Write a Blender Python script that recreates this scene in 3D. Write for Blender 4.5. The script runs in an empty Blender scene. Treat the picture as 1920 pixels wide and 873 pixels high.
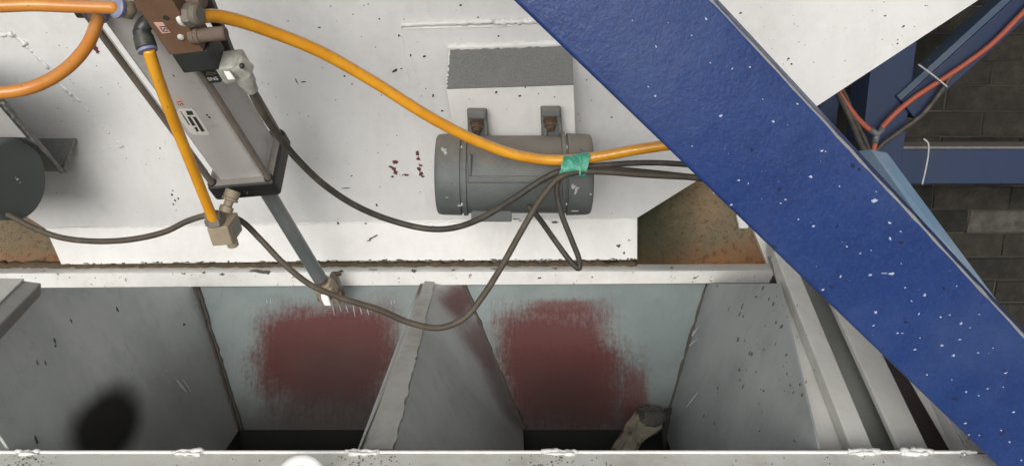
import bpy, bmesh, math, random
import numpy as np
from mathutils import Vector, Matrix
random.seed(7)
rng = np.random.default_rng(11)
S = bpy.context.scene
COL = S.collection

# ------------------------------------------------------------------ camera, sky, sun, exposure
F_PX = 1507.0
PITCH = math.radians(14.7)
CAM = Vector((0.0, 0.0, 2.0))
FWD = Vector((0, math.cos(PITCH), -math.sin(PITCH)))
UPV = Vector((0, math.sin(PITCH), math.cos(PITCH)))
RGT = Vector((1, 0, 0))
cd = bpy.data.cameras.new('camera')
cam = bpy.data.objects.new('camera', cd)
COL.objects.link(cam)
cam.location = CAM
cam.rotation_euler = (math.radians(90) - PITCH, 0, 0)
cd.sensor_width = 36.0
cd.lens = 36.0 * F_PX / 1920.0
cd.clip_start = 0.02
cd.clip_end = 500
S.camera = cam

SUN_EL, SUN_AZ = math.radians(15), math.radians(188)     # behind the camera, a little to its left
w = bpy.data.worlds.new('World')
S.world = w
w.use_nodes = True
wn = w.node_tree
bg = wn.nodes['Background']
sky = wn.nodes.new('ShaderNodeTexSky')
sky.sky_type = 'NISHITA'
sky.sun_disc = False
sky.sun_elevation = SUN_EL
sky.sun_rotation = SUN_AZ
sky.air_density = 1.0
sky.dust_density = 4.0
hs = wn.nodes.new('ShaderNodeHueSaturation')             # an overcast sky has little colour
hs.inputs['Saturation'].default_value = 0.16
wn.links.new(sky.outputs[0], hs.inputs['Color'])
wn.links.new(hs.outputs[0], bg.inputs['Color'])
bg.inputs['Strength'].default_value = 0.15
sd = bpy.data.lights.new('sun', 'SUN')
sd.energy = 0.55
sd.angle = math.radians(40)
sd.color = (1.0, 0.98, 0.945)
so = bpy.data.objects.new('sun', sd)
COL.objects.link(so)
so.location = (-2, -4, 6)
sdir = Vector((math.sin(SUN_AZ) * math.cos(SUN_EL), math.cos(SUN_AZ) * math.cos(SUN_EL), math.sin(SUN_EL)))
so.rotation_euler = sdir.to_track_quat('Z', 'Y').to_euler()
S.view_settings.view_transform = 'Standard'
S.view_settings.look = 'None'
S.view_settings.gamma = 1.0
S.view_settings.exposure = 0.16
S.view_settings.use_curve_mapping = False
S.render.engine = 'CYCLES'
S.cycles.max_bounces = 8
S.cycles.diffuse_bounces = 5

# ------------------------------------------------------------------ geometry helpers
def ray(px, py):
    return FWD + RGT * ((px - 960.0) / F_PX) - UPV * ((py - 436.5) / F_PX)
def at(px, py, d):
    return CAM + ray(px, py) * d
def hit(px, py, o, n):
    r = ray(px, py)
    return CAM + r * ((o - CAM).dot(n) / r.dot(n))
def hity(px, py, y):
    r = ray(px, py)
    return CAM + r * (y / r.y)
def hitz(px, py, z):
    r = ray(px, py)
    return CAM + r * ((z - CAM.z) / r.z)
def depth(p):
    return (p - CAM).dot(FWD)

def thing(name, label, cat, loc, group=None):
    o = bpy.data.objects.new(name, None)
    o.empty_display_size = 0.05
    COL.objects.link(o)
    o.location = loc
    o['label'] = label
    o['category'] = cat
    if group:
        o['group'] = group
    return o
def base(o):
    v = Vector((0, 0, 0))
    while o is not None:
        v = v + o.location
        o = o.parent
    return v
def link(name, me, mat, parent, smooth=False, kind=None, label=None):
    o = bpy.data.objects.new(name, me)
    COL.objects.link(o)
    if parent is not None:
        o.parent = parent
    if mat is not None:
        me.materials.clear()
        me.materials.append(mat)
    for p in me.polygons:
        p.use_smooth = smooth
    if kind:
        o['kind'] = kind
    if label:
        o['label'] = label
    return o
def bm_obj(name, bm, mat, parent=None, smooth=False, kind=None, label=None, angle=None):
    """world-space bmesh -> one object, its mesh in the thing's own frame"""
    L = base(parent) if parent is not None else Vector((0, 0, 0))
    bmesh.ops.recalc_face_normals(bm, faces=bm.faces)
    if L.length:
        bmesh.ops.translate(bm, verts=bm.verts, vec=-L)
    me = bpy.data.meshes.new(name)
    if angle is not None:
        for e in bm.edges:
            if len(e.link_faces) == 2 and e.calc_face_angle(0) > angle:
                e.smooth = False
        smooth = True
    bm.to_mesh(me)
    bm.free()
    return link(name, me, mat, parent, smooth, kind, label)

def add_prism(bm, poly, vec, bevel=0.0, segs=2):
    """closed plate: polygon extruded by vec"""
    t = bmesh.new()
    a = [t.verts.new(p) for p in poly]
    b = [t.verts.new(Vector(p) + vec) for p in poly]
    t.faces.new(a)
    t.faces.new(b[::-1])
    n = len(a)
    for i in range(n):
        j = (i + 1) % n
        t.faces.new((a[i], b[i], b[j], a[j]))
    bmesh.ops.recalc_face_normals(t, faces=t.faces)
    if bevel > 0:
        bmesh.ops.bevel(t, geom=list(t.edges), offset=bevel, segments=segs, profile=0.5, affect='EDGES', clamp_overlap=True)
    merge(bm, t)
def merge(bm, t):
    m = {}
    for v in t.verts:
        m[v] = bm.verts.new(v.co)
    for f in t.faces:
        try:
            bm.faces.new([m[v] for v in f.verts])
        except ValueError:
            pass
    t.free()
def add_box(bm, o, ax, ay, az, bevel=0.0, segs=2):
    """box: corner o and three edge vectors"""
    add_prism(bm, [o, o + ax, o + ax + ay, o + ay], az, bevel, segs)
def ortho(d):
    d = d.normalized()
    h = Vector((0, 0, 1)) if abs(d.z) < 0.9 else Vector((1, 0, 0))
    a = d.cross(h).normalized()
    return a, d.cross(a).normalized()
def add_lathe(bm, o, axis, profile, n=24, a0=0.0, ref=None):
    """profile: [(s, r)...] along axis"""
    axis = axis.normalized()
    u, v = ortho(axis)
    if ref is not None:
        u = (ref - axis * ref.dot(axis)).normalized()
        v = axis.cross(u)
    rings = []
    for s, r in profile:
        rings.append([bm.verts.new(o + axis * s + (u * math.cos(a0 + 2 * math.pi * k / n) + v * math.sin(a0 + 2 * math.pi * k / n)) * max(r, 1e-5)) for k in range(n)])
    for i in range(len(rings) - 1):
        for k in range(n):
            bm.faces.new((rings[i][k], rings[i][(k + 1) % n], rings[i + 1][(k + 1) % n], rings[i + 1][k]))
    bm.faces.new(rings[0][::-1])
    bm.faces.new(rings[-1])
def add_rod(bm, a, b, r, n=16, bevel=0.0):
    L = (b - a).length
    pr = [(0, r), (L, r)] if bevel <= 0 else [(0, r - bevel), (bevel, r), (L - bevel, r), (L, r - bevel)]
    add_lathe(bm, a, b - a, pr, n)
def add_hex(bm, o, axis, L, r, ref=None, ch=0.12):
    add_lathe(bm, o, axis, [(0, r * (1 - ch)), (L * .12, r), (L * .88, r), (L, r * (1 - ch))], 6, 0.3, ref)
def spline(pts, per=8):
    P = [pts[0] * 2 - pts[1]] + list(pts) + [pts[-1] * 2 - pts[-2]]
    out = []
    for i in range(1, len(P) - 2):
        p0, p1, p2, p3 = P[i - 1], P[i], P[i + 1], P[i + 2]
        t0 = 0.0
        t1 = t0 + max((p1 - p0).length, 1e-6) ** .5
        t2 = t1 + max((p2 - p1).length, 1e-6) ** .5
        t3 = t2 + max((p3 - p2).length, 1e-6) ** .5
        for k in range(per):
            t = t1 + (t2 - t1) * k / per
            A1 = p0 * ((t1 - t) / (t1 - t0)) + p1 * ((t - t0) / (t1 - t0))
            A2 = p1 * ((t2 - t) / (t2 - t1)) + p2 * ((t - t1) / (t2 - t1))
            A3 = p2 * ((t3 - t) / (t3 - t2)) + p3 * ((t - t2) / (t3 - t2))
            B1 = A1 * ((t2 - t) / (t2 - t0)) + A2 * ((t - t0) / (t2 - t0))
            B2 = A2 * ((t3 - t) / (t3 - t1)) + A3 * ((t - t1) / (t3 - t1))
            out.append(B1 * ((t2 - t) / (t2 - t1)) + B2 * ((t - t1) / (t2 - t1)))
    out.append(pts[-1])
    return out
def add_tube(bm, path, r, n=14, jitter=0.0, flat=None):
    """swept tube with parallel-transported frame"""
    m = len(path)
    tang = [(path[min(i + 1, m - 1)] - path[max(i - 1, 0)]).normalized() for i in range(m)]
    u, v = ortho(tang[0])
    rings = []
    for i in range(m):
        t = tang[i]
        u = (u - t * u.dot(t)).normalized()
        v = t.cross(u)
        rr = r(i / (m - 1)) if callable(r) else r
        ring = []
        for k in range(n):
            q = rr * (1 + (random.uniform(-jitter, jitter) if jitter else 0))
            ring.append(bm.verts.new(path[i] + (u * math.cos(2 * math.pi * k / n) + v * math.sin(2 * math.pi * k / n)) * q))
        rings.append(ring)
    for i in range(m - 1):
        for k in range(n):
            bm.faces.new((rings[i][k], rings[i][(k + 1) % n], rings[i + 1][(k + 1) % n], rings[i + 1][k]))
    bm.faces.new(rings[0][::-1])
    bm.faces.new(rings[-1])
def px_path(pts, per=8):
    return spline([at(*p) for p in pts], per)
def add_bead(bm, a, b, r, step=None, wob=0.35):
    """lumpy weld bead from a to b"""
    L = (b - a).length
    step = step or r * 1.1
    m = max(3, int(L / step))
    path = []
    for i in range(m + 1):
        path.append(a.lerp(b, i / m) + Vector((random.uniform(-1, 1), random.uniform(-1, 1), random.uniform(-1, 1))) * r * wob * .5)
    rs = [r * random.uniform(1 - wob, 1 + wob) for _ in range(m + 1)]
    add_tube(bm, path, lambda t: rs[min(m, int(round(t * m)))], 7, .12)
def add_fleck(bm, c, n, rx, ry, ang, th=0.0005, k=8, rag=.35):
    """thin raised irregular fleck of dirt or paint lying on a surface"""
    n = n.normalized()
    u, v = ortho(n)
    if abs(n.z) < .9:
        u = Vector((0, 0, 1)).cross(n).normalized()
        v = n.cross(u)
    ring = []
    top = []
    for i in range(k):
        a = 2 * math.pi * i / k
        q = random.uniform(1 - rag, 1 + rag)
        x, y = rx * q * math.cos(a), ry * q * math.sin(a)
        p = c + u * (x * math.cos(ang) - y * math.sin(ang)) + v * (x * math.sin(ang) + y * math.cos(ang))
        ring.append(bm.verts.new(p - n * .0004))
        top.append(bm.verts.new(p.lerp(c, .25) + n * th))
    bm.faces.new(top)
    for i in range(k):
        j = (i + 1) % k
        bm.faces.new((ring[i], ring[j], top[j], top[i]))

# ------------------------------------------------------------------ material helper
class N:
    def __init__(s, name, rough=.5, metal=0.0, spec=.5):
        s.m = bpy.data.materials.new(name)
        s.m.use_nodes = True
        s.t = s.m.node_tree
        s.b = s.t.nodes['Principled BSDF']
        s.b.inputs['Roughness'].default_value = rough
        s.b.inputs['Metallic'].default_value = metal
        s.b.inputs['Specular IOR Level'].default_value = spec
        s.tc = s.t.nodes.new('ShaderNodeTexCoord')
        s.obj = s.tc.outputs['Object']
        s.uv = s.tc.outputs['UV']
        s._bump = None
    def new(s, t): return s.t.nodes.new(t)
    def set(s, sock, v):
        if hasattr(v, 'is_output') or isinstance(v, bpy.types.NodeSocket): s.t.links.new(v, sock)
        elif isinstance(v, (tuple, list)) and len(v) == 3 and sock.type == 'RGBA': sock.default_value = (*v, 1)
        else: sock.default_value = v
    def map(s, vec, scale=(1, 1, 1), rot=(0, 0, 0), loc=(0, 0, 0)):
        n = s.new('ShaderNodeMapping')
        s.set(n.inputs['Vector'], vec)
        n.inputs['Scale'].default_value = scale
        n.inputs['Rotation'].default_value = rot
        n.inputs['Location'].default_value = loc
        return n.outputs[0]
    def noise(s, scale, detail=4, rough=.55, vec=None, dist=0.0):
        n = s.new('ShaderNodeTexNoise')
        s.set(n.inputs['Vector'], vec if vec is not None else s.obj)
        n.inputs['Scale'].default_value = scale
        n.inputs['Detail'].default_value = detail
        n.inputs['Roughness'].default_value = rough
        n.inputs['Distortion'].default_value = dist
        return n.outputs['Fac']
    def voro(s, scale, vec=None, feature='F1', rnd=1.0):
        n = s.new('ShaderNodeTexVoronoi')
        n.feature = feature
        s.set(n.inputs['Vector'], vec if vec is not None else s.obj)
        n.inputs['Scale'].default_value = scale
        n.inputs['Randomness'].default_value = rnd
        return n.outputs['Distance']
    def math(s, op, a, b=0.0, c=0.0, clamp=False):
        n = s.new('ShaderNodeMath')
        n.operation = op
        n.use_clamp = clamp
        for i, v in enumerate((a, b, c)): s.set(n.inputs[i], v)
        return n.outputs[0]
    def step(s, x, lo, hi):
        n = s.new('ShaderNodeMapRange')
        n.interpolation_type = 'SMOOTHSTEP'
        s.set(n.inputs['Value'], x)
        n.inputs['From Min'].default_value = lo
        n.inputs['From Max'].default_value = hi
        return n.outputs[0]
    def mix(s, f, a, b, mode='MIX'):
        n = s.new('ShaderNodeMix')
        n.data_type = 'RGBA'
        n.blend_type = mode
        s.set(n.inputs[0], f)
        s.set(n.inputs[6], a)
        s.set(n.inputs[7], b)
        return n.outputs[2]
    def xyz(s, v):
        n = s.new('ShaderNodeSeparateXYZ')
        s.set(n.inputs[0], v)
        return n.outputs
    def up(s):
        """how much a surface faces up: where dust settles"""
        g = s.new('ShaderNodeNewGeometry')
        return s.xyz(g.outputs['Normal'])[2]
    def color(s, v): s.set(s.b.inputs['Base Color'], v)
    def rough(s, v): s.set(s.b.inputs['Roughness'], v)
    def bump(s, h, strength=.3, dist=.002):
        n = s.new('ShaderNodeBump')
        n.inputs['Strength'].default_value = strength
        n.inputs['Distance'].default_value = dist
        s.set(n.inputs['Height'], h)
        if s._bump is not None: s.t.links.new(s._bump, n.inputs['Normal'])
        s._bump = n.outputs[0]
        s.t.links.new(s._bump, s.b.inputs['Normal'])

def paint(name, col, dirt=(.34, .30, .24), amount=.5, rough=.42, peel=.25, chip=None, big=3.0, fine=380):
    """brushed or sprayed workshop paint with grime and a little orange peel"""
    k = N(name, rough)
    a = k.noise(big, 5, .6)
    b = k.noise(38, 6, .7)
    c = k.noise(6, 5, .65, k.map(k.obj, (1, 1, .25), loc=(3, 7, 1)))
    f = k.math('MULTIPLY', k.step(k.math('ADD', k.math('MULTIPLY', a, .6), k.math('MULTIPLY', b, .4)), .42, .74), amount)
    base_c = k.mix(k.step(c, .35, .7), tuple(x * .93 for x in col), tuple(min(1, x * 1.04) for x in col))
    cc = k.mix(f, base_c, dirt)
    sp = k.math('MULTIPLY', k.step(k.noise(210, 2, .5), .70, .76), .55 * min(1, amount * 1.5))
    cc = k.mix(sp, cc, tuple(x * .35 for x in dirt))
    if chip:
        ch = k.step(k.noise(55, 5, .7), .66, .69)
        cc = k.mix(ch, cc, chip)
    k.color(cc)
    k.rough(k.math('ADD', rough - .05, k.math('MULTIPLY', b, .25)))
    k.bump(k.noise(fine, 2, .5), peel, .0012)
    k.bump(k.noise(22, 3, .5), .12, .006)
    return k.m

WALL = paint('white_wall_paint', (.66, .66, .655), (.42, .41, .385), .42, .40, .12, big=2.2, fine=260)
SKIRT = paint('white_gloss_paint', (.80, .80, .785), (.5, .48, .42), .35, .38, .12, big=4)
RAIL = paint('cream_rail_paint', (.72, .72, .70), (.36, .30, .22), .42, .45, .2, chip=(.12, .085, .055), big=9)
RIM = paint('grimy_rim_paint', (.78, .78, .74), (.40, .36, .28), .6, .6, .45, big=12, fine=500)
BAR = paint('bar_paint', (.60, .60, .57), (.34, .32, .27), .45, .5, .2, big=6)
BRKT = paint('bracket_white_paint', (.70, .70, .685), (.45, .42, .36), .35, .4, .15, big=7)
def primer_mat():
    k = N('grey_rough_primer', .8, 0, .3)
    a = k.noise(340, 3, .6)
    c = k.mix(k.step(a, .3, .7), (.165, .17, .165), (.225, .23, .223))
    c = k.mix(k.math('MULTIPLY', k.step(k.noise(14, 5, .65), .45, .7), .4), c, (.24, .235, .22))
    c = k.mix(k.step(k.noise(420, 2, .5), .70, .76), c, (.10, .10, .098))
    k.color(c)
    k.bump(a, .9, .003)
    return k.m
PRIMER = primer_mat()
BEAD = paint('weld_bead_paint', (.74, .74, .72), (.4, .37, .3), .3, .4, .3, big=40, fine=420)
def motor_mat():
    k = N('motor_grey_paint', .5)
    a = k.noise(8, 5, .6)
    b = k.noise(60, 5, .75)
    c = k.mix(k.step(a, .3, .7), (.088, .10, .099), (.118, .128, .126))
    d = k.step(k.math('ADD', k.math('MULTIPLY', k.up(), .6), k.math('ADD', k.math('MULTIPLY', a, .5), k.math('MULTIPLY', b, .35))), .52, 1.0)
    c = k.mix(k.math('MULTIPLY', d, .8), c, (.225, .195, .155))
    c = k.mix(k.math('MULTIPLY', k.step(b, .60, .72), .5), c, (.20, .19, .17))
    c = k.mix(k.math('MULTIPLY', k.step(k.noise(130, 3, .6), .68, .74), .6), c, (.03, .03, .028))
    k.color(c)
    k.rough(k.math('ADD', .42, k.math('MULTIPLY', b, .3)))
    k.bump(k.noise(350, 3, .6), .4, .0015)
    k.bump(k.noise(30, 4, .6), .2, .004)
    return k.m
MOTOR = motor_mat()
MOTOR_END = paint('motor_end_green_grey', (.062, .078, .076), (.1, .1, .09), .35, .55, .25, big=9, fine=420)
NAVY = paint('navy_frame_paint', (.008, .023, .072), (.026, .034, .05), .5, .55, .25, big=4)
PALE_BLUE = paint('faded_blue_paint', (.095, .165, .25), (.22, .25, .27), .55, .6, .3, big=5)
CAPBLACK = paint('black_anodised', (.016, .017, .017), (.06, .055, .05), .35, .45, .15, big=30)
COIL = paint('coil_black', (.022, .026, .026), (.07, .065, .055), .3, .5, .2, big=30)
BROWN = paint('brown_valve_paint', (.155, .085, .048), (.20, .13, .085), .45, .5, .25, big=14, fine=600)
TAN = paint('dusty_brass', (.30, .245, .17), (.17, .14, .10), .5, .5, .3, big=40, fine=600)
FITTING = paint('dusty_fitting_grey', (.17, .15, .125), (.27, .22, .17), .5, .55, .25, big=40, fine=600)
SILENCER = paint('dusty_silencer', (.15, .11, .085), (.24, .18, .135), .5, .8, .6, big=60, fine=900)
ELBOW = paint('black_elbow', (.028, .034, .032), (.14, .14, .11), .5, .35, .15, big=40)
COLLAR = paint('blue_grey_collar', (.20, .22, .36), (.28, .27, .3), .5, .4, .1, big=60)
PTFE = paint('white_thread_tape', (.75, .74, .70), (.4, .35, .28), .3, .6, .6, big=60, fine=700)
STEEL = paint('bright_steel', (.55, .54, .50), (.3, .27, .22), .4, .35, .2, big=60)
CABLE = paint('dusty_black_cable', (.035, .032, .027), (.13, .11, .08), .75, .55, .15, big=30)
CABLE_B = paint('brown_dust_cable', (.062, .05, .036), (.15, .12, .085), .7, .55, .15, big=30)
STICK = paint('pink_sticker', (.70, .44, .37), (.5, .33, .26), .3, .5, .05, big=60)
LABEL = paint('white_sticker', (.72, .72, .68), (.5, .46, .38), .35, .45, .05, big=60)
INK = paint('dark_ink', (.035, .033, .03), (.1, .09, .08), .3, .5, .02, big=60)
INK_RED = paint('faded_red_ink', (.36, .12, .10), (.4, .25, .2), .3, .5, .02, big=60)
SOOT = paint('black_speck', (.05, .046, .042), (.12, .1, .08), .4, .7, .2, big=60)
OXIDE = paint('red_oxide_mark', (.115, .03, .022), (.2, .09, .07), .4, .7, .3, big=80)
SPLASH = paint('pale_splash', (.40, .45, .55), (.4, .42, .48), .3, .5, .2, big=80)
SEAM = paint('dirty_seam', (.075, .068, .055), (.14, .11, .08), .6, .8, .5, big=40)
BOLT = paint('rusty_bolt', (.10, .065, .042), (.17, .115, .075), .5, .55, .4, big=60, fine=700)
HOSE_RED = paint('faded_red_hose', (.34, .075, .042), (.2, .1, .07), .4, .5, .1, big=20)
TIE = paint('zip_tie_grey', (.42, .43, .44), (.3, .3, .3), .3, .4, .05, big=40)
SCRATCH = paint('scratch_bare', (.46, .49, .48), (.5, .5, .5), .2, .35, .05, big=40)
DARKSTEEL = paint('dark_duct_steel', (.03, .03, .028), (.05, .045, .04), .5, .8, .4, big=10)
CONCRETE = paint('dusty_yard_concrete', (.36, .35, .325), (.22, .2, .17), .6, .85, .5, big=.7, fine=60)
ROOFM = paint('shade_roof_galvanised', (.30, .31, .31), (.2, .18, .15), .5, .5, .1, big=1.5)
MORTAR = paint('grey_mortar', (.04, .037, .032), (.1, .09, .07), .5, .9, .6, big=8, fine=200)

def beam_mat():
    k = N('blue_hammered_paint', .38)
    big = k.noise(5, 5, .6)
    streak = k.noise(7, 5, .65, k.map(k.obj, (1, 1, 1), loc=(2, 1, 5)))
    c = k.mix(k.step(big, .3, .7), (.0055, .025, .115), (.008, .033, .15))
    c = k.mix(k.math('MULTIPLY', k.step(streak, .42, .75), .5), c, (.036, .07, .18))
    c = k.mix(k.math('MULTIPLY', k.step(k.noise(260, 4, .75), .47, .66), .5), c, (.020, .055, .20))
    c = k.mix(k.math('MULTIPLY', k.step(k.noise(190, 4, .7, k.map(k.obj, (1, 1, 1), loc=(4, 4, 1))), .50, .72), .45), c, (.007, .015, .075))
    c = k.mix(k.math('MULTIPLY', k.step(k.noise(120, 2, .5, k.map(k.obj, (1, 1, 1), loc=(9, 1, 5))), .70, .76), .55), c, (.008, .015, .06))
    k.color(c)
    k.rough(k.math('ADD', .30, k.math('MULTIPLY', streak, .3)))
    k.bump(k.noise(300, 4, .65, dist=.3), .26, .002)
    k.bump(k.noise(60, 3, .5), .16, .004)
    return k.m
BLUE = beam_mat()

def hose_mat(name, c1, c2, dust, amt=.55):
    k = N(name, .32)
    k.b.inputs['Coat Weight'].default_value = .25
    k.b.inputs['Coat Roughness'].default_value = .25
    a = k.noise(18, 4, .6)
    c = k.mix(k.step(a, .3, .7), c1, c2)
    d = k.math('MULTIPLY', k.step(k.math('ADD', k.math('MULTIPLY', k.up(), .55), k.math('MULTIPLY', k.noise(70, 5, .7), .9)), .55, 1.05), amt)
    c = k.mix(d, c, dust)
    c = k.mix(k.math('MULTIPLY', k.step(k.noise(150, 2, .5), .70, .75), .6), c, (.12, .07, .03))
    k.color(c)
    k.bump(k.noise(90, 2, .5), .08, .001)
    return k.m
HOSE = hose_mat('amber_air_hose', (.68, .28, .012), (.80, .38, .022), (.46, .25, .11), .8)
HOSE_O = hose_mat('orange_air_hose', (.56, .20, .03), (.66, .28, .05), (.44, .21, .10), .7)

def tape_mat():
    k = N('green_tape', .38)
    a = k.noise(45, 4, .6, dist=1.0)
    c = k.mix(k.step(a, .35, .65), (.02, .27, .17), (.10, .42, .30))
    c = k.mix(k.math('MULTIPLY', k.step(k.noise(120, 4, .7), .52, .75), .5), c, (.28, .42, .33))
    k.color(c)
    k.bump(k.noise(60, 3, .6, dist=1.5), .5, .004)
    return k.m
TAPE = tape_mat()

def alu_mat():
    k = N('anodised_aluminium', .45, .1)
    b = k.noise(30, 5, .6)
    c = k.mix(k.noise(7, 3, .5), (.45, .435, .425), (.53, .515, .505))
    c = k.mix(k.math('MULTIPLY', k.step(b, .5, .75), .35), c, (.24, .20, .165))
    k.color(c)
    k.bump(k.noise(300, 2, .5), .08, .0008)
    return k.m
ALU = alu_mat()
def rod_mat():
    k = N('piston_rod_steel', .35, .2)
    c = k.mix(k.step(k.noise(14, 5, .6), .4, .7), (.16, .185, .185), (.21, .22, .215))
    c = k.mix(k.step(k.noise(60, 5, .7), .6, .8), c, (.10, .08, .06))
    k.color(c)
    k.bump(k.noise(200, 2, .5), .1, .0006)
    return k.m
RODM = rod_mat()
def clear_mat():
    k = N('smoked_clear_plastic', .22)
    c = k.mix(k.step(k.noise(60, 4, .6), .4, .7), (.42, .42, .37), (.58, .58, .53))
    k.color(c)
    k.b.inputs['Transmission Weight'].default_value = .25
    k.bump(k.noise(90, 3, .6), .25, .002)
    return k.m
CLEAR = clear_mat()

def rust_mat():
    k = N('rusty_dusty_plate', .92, 0, .2)
    a = k.noise(4.5, 5, .6)
    b = k.noise(26, 6, .7)
    c0 = k.mix(k.step(a, .38, .62), (.26, .215, .14), (.40, .275, .17))
    z = k.xyz(k.uv)[1]
    x = k.xyz(k.uv)[0]
    rustband = k.math('ADD', k.step(k.math('ADD', k.math('MULTIPLY', z, -7.0), k.math('MULTIPLY', b, .8)), -.15, .55), 0)
    c1 = k.mix(rustband, c0, (.36, .155, .066))
    dark = k.step(k.noise(75, 6, .8), .50, .66)
    c1 = k.mix(k.math('MULTIPLY', k.step(k.noise(120, 4, .8, k.map(k.obj, (1, 1, 1), loc=(3, 1, 2))), .52, .66), .6), c1, (.30, .21, .13))
    c2 = k.mix(k.math('MULTIPLY', dark, .62), c1, (.045, .03, .018))
    left = k.math('MULTIPLY', k.step(k.math('ADD', x, k.math('MULTIPLY', b, .10)), .24, .08), .85)
    c2 = k.mix(left, c2, (.032, .040, .022))
    k.color(c2)
    k.bump(b, .9, .010)
    k.bump(k.noise(140, 5, .8), 1.0, .006)
    return k.m
RUST = rust_mat()
def dirt_mat():
    k = N('caked_brown_dirt', .95, 0, .15)
    k.color(k.mix(k.noise(60, 5, .7), (.05, .04, .026), (.155, .12, .08)))
    k.bump(k.noise(120, 5, .7), .9, .004)
    return k.m
DIRT = dirt_mat()
def clod_mat():
    k = N('dry_clay_lump', .95, 0, .15)
    k.color(k.mix(k.step(k.noise(16, 5, .65), .35, .65), (.20, .18, .14), (.32, .285, .215)))
    k.bump(k.noise(70, 5, .7), .7, .006)
    return k.m
CLOD = clod_mat()

def hopper_mat(name, base_lo, base_hi, patches=(), dark_blob=None, streak=True, low=None):
    """painted plate inside the hopper; UV is metres in the plate. patches = red dust (u, v, half-u, half-v, soft, strength)"""
    k = N(name, .5, .15)
    uv = k.xyz(k.uv)
    a = k.noise(5, 5, .6)
    st = k.noise(1.0, 5, .65, k.map(k.uv, (150, 16, 1)))
    fine = k.noise(1.0, 4, .7, k.map(k.uv, (420, 60, 1)))
    iso = k.noise(120, 5, .75)
    c = k.mix(k.step(a, .3, .7), base_lo, base_hi)
    c = k.mix(k.math('MULTIPLY', k.step(k.noise(16, 6, .7), .5, .72), .35), c, tuple(x * .62 for x in base_lo))
    c = k.mix(k.math('MULTIPLY', k.step(k.noise(3.5, 4, .6, k.map(k.obj, (1, 1, 1), loc=(5, 2, 8))), .45, .7), .4), c, tuple(x * 1.25 for x in base_hi))
    c = k.mix(k.math('MULTIPLY', k.step(st, .56, .75), .25), c, tuple(x * .6 for x in base_lo))
    if low:  # shade deepening towards the plate's foot, put into the colour
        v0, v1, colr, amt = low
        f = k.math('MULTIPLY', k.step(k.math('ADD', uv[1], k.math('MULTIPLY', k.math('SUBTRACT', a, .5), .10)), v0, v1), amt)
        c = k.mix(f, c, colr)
    mask = None
    for (u0, v0, hu, hv, soft, stg, colr) in patches:
        wob = k.math('MULTIPLY', k.math('SUBTRACT', k.noise(9, 4, .6), .5), .75)
        du = k.math('DIVIDE', k.math('ABSOLUTE', k.math('SUBTRACT', uv[0], u0)), hu)
        dv = k.math('DIVIDE', k.math('ABSOLUTE', k.math('SUBTRACT', uv[1], v0)), hv)
        p4 = k.math('POWER', k.math('ADD', k.math('POWER', du, 4.0), k.math('POWER', dv, 4.0)), .25)
        d = k.math('ADD', p4, wob)
        d = k.math('ADD', d, k.math('MULTIPLY', k.math('SUBTRACT', st, .5), .45))
        d = k.math('ADD', d, k.math('MULTIPLY', k.math('SUBTRACT', fine, .5), .35))
        d = k.math('ADD', d, k.math('MULTIPLY', k.math('SUBTRACT', iso, .5), .55))
        m = k.math('MULTIPLY', k.math('SUBTRACT', 1.0, k.step(d, 1.0 - soft, 1.0 + soft)), stg)
        c = k.mix(m, c, colr)
    if dark_blob:  # soft-edged near-black blob in the plate colour
        for (u0, v0, hu, hv, soft) in dark_blob:
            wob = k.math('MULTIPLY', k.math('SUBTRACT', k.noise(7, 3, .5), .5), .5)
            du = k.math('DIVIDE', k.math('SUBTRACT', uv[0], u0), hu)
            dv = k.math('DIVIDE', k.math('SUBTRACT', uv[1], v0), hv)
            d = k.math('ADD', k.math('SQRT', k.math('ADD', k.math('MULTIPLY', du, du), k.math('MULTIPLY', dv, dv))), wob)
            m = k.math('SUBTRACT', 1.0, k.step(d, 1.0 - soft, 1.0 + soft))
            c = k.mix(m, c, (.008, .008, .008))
    k.color(c)
    k.rough(k.math('ADD', .46, k.math('MULTIPLY', a, .3)))
    k.b.inputs['Specular IOR Level'].default_value = .3
    k.bump(k.noise(160, 3, .6), .18, .0015)
    k.bump(k.noise(14, 3, .5), .15, .006)
    return k.m

def plate(name, polys, mat, parent, th=.004, uvo=None, uve=None, n_out=None, label=None, sub=None):
    """thin plate of one or more quads/polys (world), thickness away from the camera, UV in metres"""
    bm = bmesh.new()
    for poly in polys:
        c = sum(poly, Vector()) / len(poly)
        nn = (poly[1] - poly[0]).cross(poly[2] - poly[0]).normalized()
        if nn.dot(CAM - c) > 0: nn = -nn
        add_prism(bm, poly, nn * th)
    L = base(parent)
    if uvo is not None:
        lay = bm.loops.layers.uv.new('UVMap')
        for f in bm.faces:
            for l in f.loops:
                p = l.vert.co - uvo
                l[lay].uv = (p.dot(uve[0]), p.dot(uve[1]))
    return bm_obj(name, bm, mat, parent, label=label)

# ------------------------------------------------------------------ ground, unseen roof added for shade
bm = bmesh.new()
add_box(bm, Vector((-60, -60, -.2)), Vector((120, 0, 0)), Vector((0, 120, 0)), Vector((0, 0, .2)))
g = bm_obj('ground', bm, CONCRETE)
g['kind'] = 'structure'
rf = thing('shade_roof', 'corrugated grey sheeting added out of view to shade the hoppers', 'roof', (0, 4, 3.5))
bm = bmesh.new()
NX = 120
top = []
for i in range(NX + 1):
    x = -6 + 12 * i / NX
    zz = 3.5 + .03 * math.sin(i * math.pi * .5)
    top.append((x, zz))
for i in range(NX):
    (x0, z0), (x1, z1) = top[i], top[i + 1]
    q = [bm.verts.new((x0, .25, z0)), bm.verts.new((x1, .25, z1)), bm.verts.new((x1, 7, z1)), bm.verts.new((x0, 7, z0))]
    bm.faces.new(q)
bmesh.ops.remove_doubles(bm, verts=bm.verts, dist=1e-5)
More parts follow.
